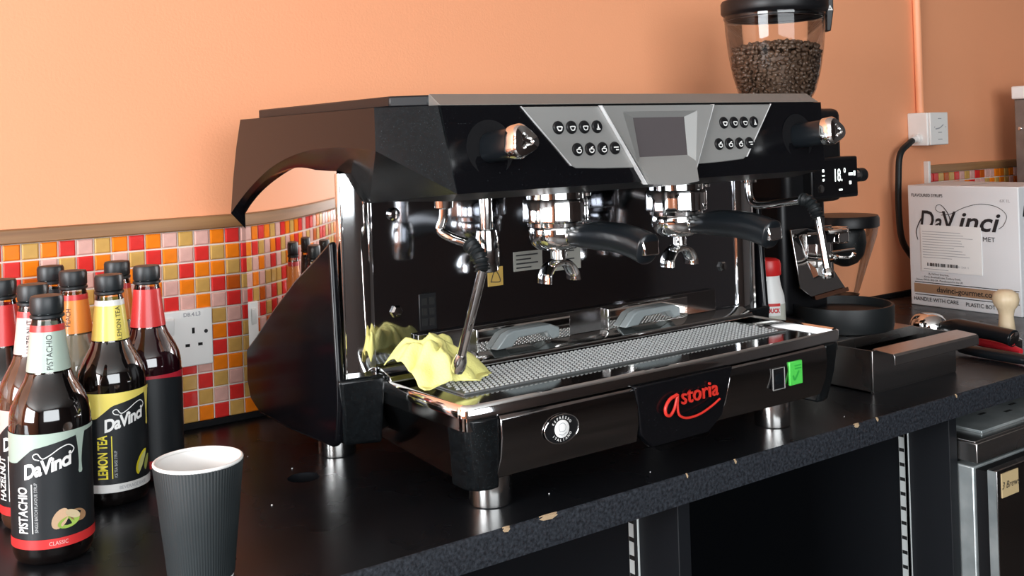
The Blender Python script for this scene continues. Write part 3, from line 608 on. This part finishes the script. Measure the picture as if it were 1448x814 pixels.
bottle(-.376, -.406, 'dark bottle with pale green neck label reading pistachio, frontmost of the group', 'PISTACHIO', (.003, .002, .002), PALE, REDB, PALE, REDB, 'CLASSIC', WPRN, 'SINGLE BATCH FLAVOUR SYRUP', 'nut', .02)
bottle(-.272, -.262, 'dark bottle with bright yellow neck label reading lemon tea', 'LEMON TEA', (.003, .002, .002), YELL, WB, YELL, WB, 'BEVERAGE BASE', cm('print_yellow', (.80, .68, .05)), 'ICE TEA BASE SYRUP', 'lemon', .46)
bottle(-.206, -.198, 'dark red bottle with plain crimson neck label beside the wall socket', 'BERRY', (.014, .002, .004), REDB, REDB, DRED, REDB, '', WPRN, '', '', -1.2, False, 'syrup_berry')
bottle(-.366, -.285, 'brown bottle with pale pink neck label reading hazelnut', 'HAZELNUT', (.055, .024, .014), PINKL, REDB, PINKL, REDB, 'CLASSIC', WPRN, 'SINGLE BATCH FLAVOUR SYRUP', '', -.30, True, 'syrup_hazelnut')
bottle(-.385, -.200, 'dark bottle with plain red neck label cut by the left picture edge', 'CHERRY', (.003, .002, .002), REDB, REDB, REDB, REDB, '', WPRN, '', '', 1.3, False)
bottle(-.294, -.173, 'pale clear bottle with orange peach neck label behind the pistachio and lemon bottles', 'PEACH', (.20, .18, .13), ORL, REDB, ORL, REDB, 'CLASSIC', WPRN, 'SINGLE BATCH FLAVOUR SYRUP', '', -.40, True, 'syrup_clear')
bottle(-.303, -.086, 'dark-necked bottle at the back nearest the tiles, left of the peach bottles', 'VANILLA', (.010, .005, .004), LABELB, LABELB, WB, REDB, '', WPRN, '', '', 1.0, False, 'syrup_dark_brown')
bottle(-.219, -.105, 'orange-labelled peach bottle at the back between the yellow and crimson necks', 'PEACH', (.14, .10, .06), ORL, REDB, ORL, REDB, 'CLASSIC', WPRN, 'SINGLE BATCH FLAVOUR SYRUP', '', .05, True, 'syrup_amber')

# ------------------------------------------------------------------ paper cup
t = thing('paper_cup', 'dark grey ripple-wall paper cup with a white rim', 'cup', (-.2715, -.575, 0))
def rib(a, z): return .0005*math.cos(84*a+z*30) if .004 < z < .118 else 0
mk('ripple_sleeve', MB().lathe([(.0325, .003), (.0328, .0045), (.0385, .06), (.0445, .1175), (.0438, .119)], (-.2715, -.575, 0), 336, caps=False, rfun=rib), mat('ripple_card_dark', (.013, .018, .020), .62), t, ang=80)
mk('inner_cup', MB().lathe([(.0300, .0), (.0318, .0), (.0322, .004), (.0438, .1185), (.0428, .1185), (.0312, .007), (.001, .006)], (-.2715, -.575, 0), 64, caps=False), WPAP, t, ang=60)
mk('rolled_rim', MB().lathe([(.0432+.0017*math.cos(i*PI/6), .1195+.0019*math.sin(i*PI/6)) for i in range(13)], (-.2715, -.575, 0), 72, caps=False), WPAP, t, ang=80)

# ------------------------------------------------------------------ wall sockets
def gang(x0, x1, z0, z1, y0=-.0075):
    return MB().box(x0, x1, y0-.0085, y0, z0, z1)
t = thing('wall_socket', 'white single wall socket with a switch on the tiles', 'socket', (-.095, -.0085, .145))
mk('face_plate', gang(-.138, -.052, .100, .188), WHITE, t, bevel=.002, seg=3)
sw = mk('rocker_switch', MB().hull([(-.131, -.016, .151), (-.113, -.016, .151), (-.131, -.016, .178), (-.113, -.016, .178), (-.131, -.0175, .153), (-.113, -.0175, .153), (-.131, -.0205, .176), (-.113, -.0205, .176)]), WHITE, t, bevel=.0008)
for x, z, w, h in ((-.083, .155, .0042, .009), (-.0925, .133, .007, .0045), (-.0725, .133, .007, .0045)): mk('pin_slot', MB().box(x-w/2, x+w/2, -.0164, -.0158, z-h/2, z+h/2), HOLE, t, smooth=False)
mk('screw_hole', MB().lathe([(.003, 0), (.003, .0006)], (-.063, -.0158, .152), 18, (0, -1, 0)), PRN, t)
tl = mk('tape_label', MB().box(-.103, -.066, -.0164, -.0160, .1760, .1845), WPAP, t, smooth=False)
text('DB.4.L3', .0085, fr(-.0845, -.0167, .1802), 'tape_lettering', GRY, tl, bold=.0002)

t = thing('isolator_box', 'white isolator box on the orange wall above the carton', 'socket', (1.865, 0, .426))
mk('housing', MB().box(1.828, 1.912, -.058, 0, .385, .470), WHITE, t, bevel=.003, seg=3)
mk('cover_plate', MB().box(1.832, 1.912, -.064, -.058, .386, .470), WHITE, t, bevel=.002)
mk('rotary_mark', ribbon([(-.02, -.003), (0, 0), (.016, .008)], .003, fr(1.874, -.0644, .430)), GRY, t, fixn=False, smooth=False)
for dx, dz_, w in ((0, .026, .014), (-.024, .004, .003), (.026, .004, .003), (0, -.010, .016), (0, -.028, .018)): mk('fine_print', MB().box(1.874+dx-w/2, 1.874+dx+w/2, -.0647, -.064, .428+dz_-.001, .428+dz_+.001), GRY, t, smooth=False)
mk('cable_gland', MB().lathe([(.012, 0), (.012, .01), (.009, .012), (.009, .024), (.006, .025)], (1.829, -.030, .405), 20, (-1, 0, -.2)), WHITE, t)
tag(mk('power_cable', MB().tube(spline([(1.802, -.030, .3985), (1.785, -.032, .392), (1.742, -.034, .365), (1.731, -.034, .30), (1.728, -.034, .22), (1.738, -.034, .15), (1.775, -.034, .105), (1.83, -.036, .06), (1.88, -.04, .02), (1.92, -.06, .008)], 8), .008, 14), BLKR), 'thick black cable hanging from the white isolator box', 'cable')
t = thing('conduit', 'orange painted conduit pipe running up the wall', 'pipe', (1.872, -.012, .470))
mk('pipe', MB().tube([(1.872, -.0105, .470), (1.872, -.0105, 1.0), (1.872, -.0105, 1.75)], .0105, 24), ORANGE2, t)
mk('saddle_clip', MB().box(1.856, 1.888, -.022, 0, 1.1, 1.115), ORANGE2, t, bevel=.002)

# ------------------------------------------------------------------ knock-out drawer under the grinder
t = thing('knock_drawer', 'stainless steel knock-out drawer box standing under the grinder', 'drawer', (.968, -.36, 0))
mk('shell', MB().box(.848, .851, -.572, -.14, 0, .070).box(1.085, 1.088, -.572, -.14, 0, .070).box(.848, 1.088, -.143, -.14, 0, .070).box(.848, 1.088, -.575, -.14, 0, .003), BRU, t, ang=20)
mk('top_plate', MB().box(.846, 1.090, -.492, -.138, .0680, .0710), BRU, t, bevel=.0008)
mk('top_plate_lip', MB().box(.846, 1.090, -.4935, -.4915, .054, .0715), BRU, t, bevel=.0006)
d = mk('drawer_front', MB().box(.848, 1.088, -.5765, -.573, 0.002, .070), BRU, t, bevel=.0008)
mk('handle_lip', MB().px([(-.574, .0715), (-.612, .0685), (-.6145, .0655), (-.6145, .052), (-.6160, .052), (-.6160, .0665), (-.613, .0700), (-.574, .0732)], .852, 1.096), BRU, d, bevel=.0006)
mk('drawer_bin', MB().box(.855, 1.081, -.570, -.20, .004, .03), BLKM, t)
mk('knock_bar', MB().tube([(.851, -.535, .050), (1.085, -.535, .050)], .008, 14), BLKR, t)

# ------------------------------------------------------------------ grinder
t = thing('coffee_grinder', 'black on-demand coffee grinder with a clear bean hopper behind the machine', 'grinder', (.962, -.30, .0715))
mk('base_foot', MB().box(.885, 1.04, -.40, -.17, .0715, .095), BLKS, t, bevel=.006)
ct = mk('catch_tray', MB().lathe([(.084, .0715), (.088, .073), (.0895, .080), (.0905, .113), (.0895, .1165), (.085, .1165), (.083, .110), (.080, .102), (.001, .100)], (.988, -.415, 0), 64, caps=False), BLKR, t, ang=50)
mk('column', MB().box(.892, 1.020, -.362, -.190, .095, .33), BLKS, t, bevel=.012, seg=3)
mk('grinder_head', MB().box(.880, 1.045, -.385, -.185, .30, .475), BLKS, t, bevel=.014, seg=3)
mk('hopper_collar', MB().lathe([(.075, .475), (.072, .485), (.062, .490), (.060, .500)], (.962, -.30, 0), 48), BLKS, t)
dp = mk('display_housing', MB().box(.925, 1.060, -.405, -.380, .308, .384), BLKS, t, bevel=.003)
mk('display_glass', MB().box(.929, 1.056, -.4065, -.405, .314, .378), mat('display_black_glass', (.004, .004, .005), .08), dp)
GLOW = mat('display_digits_lit', (.7, .75, .72), .5, emit=((.85, .95, .90), 1.4))
text('18.', .033, fr(.998, -.4069, .349), 'display_digits', GLOW, dp, bold=.0002, sx=.66)
text('0', .013, fr(1.018, -.4069, .358), 'display_digits', GLOW, dp)
for x, z, w, h in ((.956, .360, .005, .005), (.956, .351, .007, .002), (.956, .343, .005, .004), (1.036, .351, .012, .005), (1.047, .352, .005, .009), (1.034, .335, .006, .006), (1.005, .323, .010, .003)): mk('display_icon', MB().box(x-w/2, x+w/2, -.4069, -.4066, z-h/2, z+h/2), GLOW, dp, smooth=False)
mk('display_button', MB().lathe([(.0075, 0), (.0075, .0012), (.006, .0018)], (.948, -.4065, .327), 22, (0, -1, 0)), STL, dp)
kb = mk('dial_stem', MB().lathe([(.011, 0), (.011, .014), (.009, .016)], (1.058, -.392, .347), 24, (1, 0, 0)), CHR, t)
mk('dial_knob', MB().lathe([(.010, .014), (.013, .016), (.013, .034), (.010, .037)], (1.058, -.392, .347), 28, (1, 0, 0)), BLKR, kb)
pp = [(.898, .255), (.904, .150), (.926, .127), (1.026, .133), (1.018, .170), (1.016, .255)]
ck = mk('chute_plate', MB().prism(pp, lambda a, b: (a, -.376-max(0, .17-b)*.6, b), lambda a, b: (a, -.372-max(0, .17-b)*.6, b)), STL, t, bevel=.001)
mk('chute_edge', MB().add([(.926, -.405, .127), (1.026, -.402, .133), (1.026, -.400, .140), (.926, -.402, .134)], [(0, 1, 2, 3)]), mat('copper_edge', (.75, .38, .25), .25, 1), ck)
mk('grinder_spout', MB().loft([[(.945, -.372, .255), (.985, -.372, .255), (.985, -.415, .25), (.945, -.415, .25)], [(.955, -.38, .225), (.976, -.38, .225), (.976, -.402, .222), (.955, -.402, .222)]]), BLKS, t, bevel=.002)
fk = mk('fork_bracket', MB().box(.930, 1.000, -.384, -.376, .180, .245), CHR, t, bevel=.002)
for x in (.935, .985): mk('fork_arm', MB().tube(spline([(x, -.380, .200), (x, -.41, .200), (x, -.440, .202), (x, -.447, .210)], 5), .0038, 10), CHR, fk)
mk('fork_hook', MB().tube(spline([(.928, -.39, .246), (.945, -.43, .250), (.985, -.43, .250), (1.004, -.39, .246)], 6), .0045, 10), CHR, fk)
mk('fork_block', MB().box(.958, .974, -.405, -.384, .165, .236), CHR, fk, bevel=.002)
mk('side_lever', MB().tube([(1.0, -.385, .205), (1.055, -.395, .207)], .003, 10), CHR, fk)
mk('adjust_block', MB().box(1.005, 1.035, -.40, -.372, .222, .252), CHR, fk, bevel=.003)
# hopper
HC = (.962, -.30, 0)
HP = [(.060, .492), (.068, .502), (.073, .512), (.082, .545), (.089, .585), (.0935, .63), (.0945, .664)]
hp = mk('bean_hopper', MB().lathe(HP, HC, 64, caps=False), CLR, t, ang=60)
mk('lid_flange', MB().lathe([(.0945, .650), (.0965, .652), (.0965, .656), (.093, .656)], HC, 64, caps=False), CLR, hp)
ld = mk('hopper_lid', MB().lathe([(.088, .652), (.092, .655), (.099, .661), (.1005, .664), (.1005, .682), (.098, .686), (.02, .690), (.001, .690)], HC, 72, caps=False), BLKS, hp, ang=40)
mk('lid_inner_rim', MB().lathe([(.0885, .649), (.091, .649), (.091, .662), (.0885, .662)], HC, 64, caps=False), BLKS, ld)
RV = Vector((math.cos(yaw), -math.sin(yaw), 0)); DV = Vector((-math.sin(yaw), -math.cos(yaw), 0))
def hv(a, b, z): p = Vector(HC)+RV*a+DV*b; return (p.x, p.y, z)
lt = mk('latch', MB().loft([[hv(.094, -.010, .622), hv(.103, -.010, .622), hv(.103, .016, .622), hv(.094, .016, .622)], [hv(.094, -.012, .66), hv(.108, -.012, .66), hv(.108, .020, .66), hv(.094, .020, .66)], [hv(.094, -.012, .70), hv(.108, -.012, .70), hv(.108, .020, .70), hv(.094, .020, .70)]]), BLKS, hp, bevel=.002)
mk('latch_triangle', MB().add([hv(.0955, .0206, .661), hv(.1065, .0206, .661), hv(.101, .0206, .6715)], [(0, 1, 2)]), WPRN, lt, fixn=False, smooth=False)
mk('latch_mark', MB().add([hv(.0990, .0210, .6635), hv(.1030, .0210, .6635), hv(.101, .0210, .6665)], [(0, 1, 2)]), PRN, lt, fixn=False, smooth=False)
def hr(z):
    for (a, b), (c, d_) in zip(HP, HP[1:]):
        if b <= z <= d_: return a+(c-a)*(z-b)/(d_-b)
    return HP[0][0]
mk('bean_core', MB().lathe([(.050, .493), (.060, .505), (.072, .545), (.077, .578), (.050, .592), (.001, .596)], HC, 40, caps=False), BEAN, hp)
bs = []
nu, nv = 8, 5
for j in range(nv+1):
    for i in range(nu): ph = PI*j/nv; th = 2*PI*i/nu; bs.append((math.sin(ph)*math.cos(th), math.sin(ph)*math.sin(th), math.cos(ph)))
bf = [(j*nu+i, j*nu+(i+1) % nu, (j+1)*nu+(i+1) % nu, (j+1)*nu+i) for j in range(nv) for i in range(nu)]
bb = MB(); rb_ = random.Random(5)
def put(p):
    e = Matrix.Rotation(rb_.uniform(0, 6.3), 3, 'Z') @ Matrix.Rotation(rb_.uniform(0, 3.1), 3, 'X') @ Matrix.Rotation(rb_.uniform(0, 3.1), 3, 'Y')
    s = rb_.uniform(.9, 1.12); q_ = [e @ Vector((v[0]*.0060*s, v[1]*.0044*s, v[2]*.0034*s*(.55 if v[2] < 0 else 1))) for v in bs]
    bb.add([(p[0]+v.x, p[1]+v.y, p[2]+v.z) for v in q_], bf)
z = .500
while z < .601:
    R_ = hr(z)-.0055; n = int(2*PI*R_/.0098)
    for i in range(n):
        a = 2*PI*(i+rb_.uniform(-.35, .35))/n; top = .590+.006*math.sin(a*2)+.004*math.sin(a*5)
        if z < top: put((HC[0]+(R_-rb_.uniform(0, .003))*math.cos(a), HC[1]+(R_-rb_.uniform(0, .003))*math.sin(a), z+rb_.uniform(-.003, .003)))
    z += .0082
for i in range(430):
    a = rb_.uniform(0, 2*PI); r_ = .080*math.sqrt(rb_.random()); put((HC[0]+r_*math.cos(a), HC[1]+r_*math.sin(a), .592+.011*(1-(r_/.08)**2)+rb_.uniform(-.003, .003)))
stuff(mk('coffee_beans', bb, BEAN, hp, fixn=False, ang=80))

# conical canister behind the grinder
t = thing('conical_canister', 'clear conical canister with a black lid behind the grinder', 'canister', (1.35, -.15, 0))
cc = (1.35, -.15, 0)
mk('stand', MB().lathe([(.05, 0), (.05, .008), (.028, .014), (.026, .060), (.030, .066)], cc, 36), BLKS, t)
mk('clear_cone', MB().lathe([(.024, .062), (.030, .075), (.050, .135), (.070, .195), (.0735, .212), (.0735, .224)], cc, 48, caps=False), CLR, t, ang=60)
mk('lid', MB().lathe([(.0735, .216), (.077, .218), (.0775, .236), (.074, .242), (.02, .244), (.001, .244)], cc, 56, caps=False), BLKS, t)
mk('inner_cup', MB().lathe([(.010, .128), (.028, .136), (.042, .155), (.048, .180), (.046, .205), (.036, .222)], cc, 36), BLKR, t, ang=70)

# white tub with a red cap
t = thing('cleaner_tub', 'white plastic bottle with a red screw cap beside the espresso machine', 'bottle', (.797, -.405, 0))
cb = (.797, -.405, 0)
mk('tub_body', MB().lathe([(.024, 0), (.0275, .003), (.0285, .010), (.0285, .135), (.0275, .150), (.0225, .168), (.0210, .178), (.0205, .190)], cb, 44), WHITE, t, ang=60)
mk('red_cap', MB().lathe([(.0225, .186), (.0235, .188), (.0235, .205), (.0215, .212), (.016, .2145)], cb, 40), mat('red_cap', (.62, .02, .02), .35), t)
dd = Vector((-.636-cb[0], -1.648-cb[1])).normalized(); ang_ = math.atan2(dd.y, dd.x)+PI/2
def ccyl(r, u0, v0):
    f = cyl(r, u0, v0)
    def g(x, y, z=0):
        p = f(x, y, z); return (cb[0]+p[0]*math.cos(ang_)-p[1]*math.sin(ang_), cb[1]+p[0]*math.sin(ang_)+p[1]*math.cos(ang_), p[2])
    return g
wl = mk('wrap_label', MB().lathe([(.0288, .04), (.0288, .138)], cb, 44, caps=False), cm('tub_label', (.52, .53, .46)), t)
mk('label_blue', blob(.010, .092, .016, .020, 0, ccyl(.0290, 0, 0)), cm('tub_blue', (.25, .32, .45)), wl, fixn=False)
mk('label_disc', blob(-.008, .100, .015, .015, 0, ccyl(.0292, 0, 0)), cm('tub_green', (.45, .52, .36)), wl, fixn=False)
bd = mk('brand_badge', strip(-.004, .022, lambda u: .137, lambda u: .119, ccyl(.0294, 0, 0), 12), WPRN, wl, fixn=False)
mk('badge_edge', strip(-.004, .022, lambda u: .140, lambda u: .135, ccyl(.0295, 0, 0), 12), REDB, bd, fixn=False)
text('DUCK', .0100, ccyl(.0297, .009, .1275), 'badge_lettering', REDB, bd, bold=.0005, sx=.8)
text('30%', .0105, ccyl(.0296, -.008, .100), 'label_lettering', PRN, wl, bold=.0002)

# ------------------------------------------------------------------ carton
t = thing('syrup_carton', 'white cardboard carton of flavoured syrups standing against the wall', 'box', (1.76, -.24, 0))
CARD = mat('white_carton_board', (.74, .75, .76), .6, noise=(7, (.69, .70, .71), .6), bump=(60, .06))
bx0 = 1.668
mk('carton_body', MB().box(bx0, 1.86, -.381, -.101, 0, .2925), CARD, t, bevel=.0025)
mk('lid_seam', MB().box(bx0+.002, 1.858, -.244, -.238, .2925, .2929), GRY, t, smooth=False)
def bt(s, size, y, z, m=PRN, **k): return text(s, size, lf(bx0-.0013, y, z), 'carton_lettering', m, t, **k)
bt('FLAVOURED SYRUPS', .0105, -.112, .268, ax='LEFT', sx=.86, bold=.0001); bt('6X 1L', .0100, -.362, .260, ax='RIGHT', m=GRY)
bt('D', .066, -.130, .186, bold=.0008, ax='LEFT', ay='BOTTOM_BASELINE', shear=.18, sx=.80); bt('a', .056, -.170, .188, bold=.0008, ax='LEFT', ay='BOTTOM_BASELINE', shear=.25, sx=.85)
bt('V', .066, -.190, .186, ax='LEFT', ay='BOTTOM_BASELINE', shear=.10, bold=.0008, sx=.85); bt('inci', .062, -.230, .189, ax='LEFT', ay='BOTTOM_BASELINE', shear=.28, bold=.0010, sx=1.16)
fl = lambda x, y, z=0: (bx0-.0009, -x, y)
def cl(pts, w, n='logo_flourish', m=PRN): return mk(n, ribbon(pts, w, fl), m, t, fixn=False, smooth=False)
cl([(.137, .212), (.128, .196), (.122, .178), (.126, .160)], lambda s: .0030-.0012*s)
cl([(.200, .228), (.185, .229), (.176, .236), (.180, .245), (.190, .246), (.201, .236), (.210, .222), (.214, .205)], lambda s: .0012+.0030*max(0, s-.5))
cl([(.190, .222), (.215, .226), (.250, .242), (.290, .2515), (.330, .246), (.352, .228), (.345, .206), (.333, .196)], .0013)
lbx = mk('shipping_label', MB().box(bx0-.0018, bx0, -.290, -.134, .086, .197), WPAP, t, smooth=False)
rl = random.Random(11)
for i in range(11):
    z = .181-.0062*i; w = rl.uniform(.07, .135); mk('label_print_line', MB().box(bx0-.0021, bx0-.0018, -.139-w, -.139, z-.0006, z+.0006), GRY, lbx, smooth=False)
yb = -.150
for i in range(26):
    w = rl.choice((.0010, .0016, .0026)); mk('barcode_bar', MB().box(bx0-.0022, bx0-.0018, yb-w, yb, .098, .106), PRN if rl.random() < .8 else GRY, lbx, smooth=False); yb -= w+rl.choice((.0010, .0018))
text('8001 2305 11', .0062, lf(bx0-.0022, -.224, .101), 'label_print', GRY, lbx, ax='LEFT'); mk('label_print_line', MB().box(bx0-.0021, bx0-.0018, -.205, -.140, .0905, .0918), GRY, lbx, smooth=False)
bt('MET', .0155, -.293, .170, ax='LEFT', sx=1.05); bt('By DaVinci Gourmet,', .0062, -.152, .079, ax='LEFT'); bt('Kerry, Bracknell Lane, Tunbury Smith,', .0062, -.140, .0715, ax='LEFT'); bt('Staines, SW18 4RG UK. Manufactured in the UK', .0062, -.118, .064, ax='LEFT')
mk('tan_band', MB().box(bx0-.0008, bx0, -.374, -.112, .032, .054), cm('carton_tan', (.36, .22, .13)), t, smooth=False)
for z in (.0575, .0275): mk('band_rule', MB().box(bx0-.0008, bx0, -.376, -.114, z-.0009, z+.0009), PRN, t, smooth=False)
bt('davinci-gourmet.com', .0185, -.172, .0425, ax='LEFT', bold=.0002, sx=.98); bt('HANDLE WITH CARE', .0130, -.110, .0165, ax='LEFT', sx=.95, bold=.0001); bt('PLASTIC BOTTLES', .0130, -.246, .0150, ax='LEFT', sx=.95, bold=.0001)
mk('arrow_mark', ribbon([(1.69, .225), (1.69, .25)], lambda s: .014*(1-s)+.001, lambda x, y, z=0: (x, -.3816, y)), PRN, t, fixn=False, smooth=False)
text('DaVinci', .05, fr(1.685, -.3816, .16), 'carton_lettering', PRN, t, ax='LEFT', shear=.25)

# ------------------------------------------------------------------ barista tools on the worktop
t = thing('loose_portafilter', 'chrome portafilter with black handle lying in front of the carton', 'portafilter', (1.30, -.39, 0))
mk('basket_holder', MB().lathe([(.030, .012), (.033, .001), (.0380, .001), (.0385, .015), (.0355, .018), (.0360, .032), (.0330, .043), (.0260, .051), (.014, .055), (.001, .0555)], (1.302, -.385, 0), 44, caps=False), CHR, t, ang=50)
P = spline([(1.297, -.420, .034), (1.292, -.45, .038), (1.286, -.49, .038), (1.280, -.53, .038), (1.274, -.566, .036), (1.272, -.580, .034)], 6)
mk('handle', MB().tube(P, [.009+.0065*min(1, i/8)+.001*math.sin(i/4) for i in range(len(P))], 20), BLKH, t, ang=60)
mk('end_plate', MB().lathe([(.0135, 0), (.0140, .002), (.011, .004)], P[-1], 24, (-.05, -.95, -.25)), CHR, t)
mk('side_ear', MB().box(1.258, 1.268, -.395, -.378, .030, .042), CHR, t, bevel=.002)
t = thing('red_handled_tool', 'red handled scraper lying under the loose portafilter handle', 'tool', (1.30, -.52, 0))
P = spline([(1.322, -.450, .010), (1.312, -.48, .011), (1.303, -.52, .011), (1.294, -.56, .010), (1.288, -.585, .008)], 5)
mk('handle', MB().tube(P, [.005+.0045*math.sin(PI*min(1, (i+3)/(len(P)+3))) for i in range(len(P))], 16), mat('red_tool_plastic', (.55, .02, .03), .35), t, ang=60)
mk('blade', MB().box(1.318, 1.342, -.450, -.40, .006, .009), BRU, t, bevel=.001)
t = thing('black_handled_tool', 'black handled tool lying nearest the worktop edge by the drawer', 'tool', (1.217, -.58, 0))
P = spline([(1.226, -.500, .010), (1.221, -.53, .011), (1.218, -.57, .011), (1.215, -.62, .011), (1.213, -.645, .010)], 5)
mk('handle', MB().tube(P, [.0075+.003*math.sin(PI*i/len(P)) for i in range(len(P))], 16), BLKH, t, ang=60)
mk('steel_shank', MB().tube([(1.226, -.502, .010), (1.236, -.43, .006)], .004, 10), STL, t)
t = thing('wooden_tamper', 'pale wooden handled tamper with a chrome base beside the carton', 'tamper', (1.365, -.515, 0))
WOODL = wood('pale_turned_wood', (.55, .42, .26), (.68, .55, .37), (40, 40, 4))
tc_ = (1.365, -.515, 0)
mk('wooden_handle', MB().lathe([(.013, .026), (.0165, .028), (.0150, .040), (.0135, .058), (.0160, .070), (.0230, .080), (.0250, .090), (.0225, .101), (.013, .108), (.003, .109)], tc_, 36), WOODL, t, ang=70)
mk('chrome_base', MB().lathe([(.0255, 0), (.027, .001), (.027, .012), (.020, .016), (.0095, .018), (.0085, .027)], tc_, 40), CHR, t)

# steel appliance at the right
t = thing('steel_appliance', 'tall grey steel appliance with a white top behind the carton', 'appliance', (2.3, -.2, 0))
mk('steel_body', MB().box(2.195, 2.50, -.32, -.088, 0, .501), mat('grey_steel_side', (.25, .24, .23), .38, .8, noise=(25, (.33, .32, .31), .7)), t, bevel=.003)
mk('white_top', MB().box(2.189, 2.506, -.325, -.083, .501, .537), WHITE, t, bevel=.004)
mk('rivet', MB().lathe([(.006, 0), (.005, .003), (.002, .004)], (2.195, -.103, .42), 16, (-1, 0, 0)), CHR, t)
mk('notice', MB().box(2.1935, 2.195, -.19, -.118, .44, .492), WPAP, t, smooth=False)

for o in list(bpy.data.objects):
    for k in list(o.keys()):
        if k == '_w': del o[k]
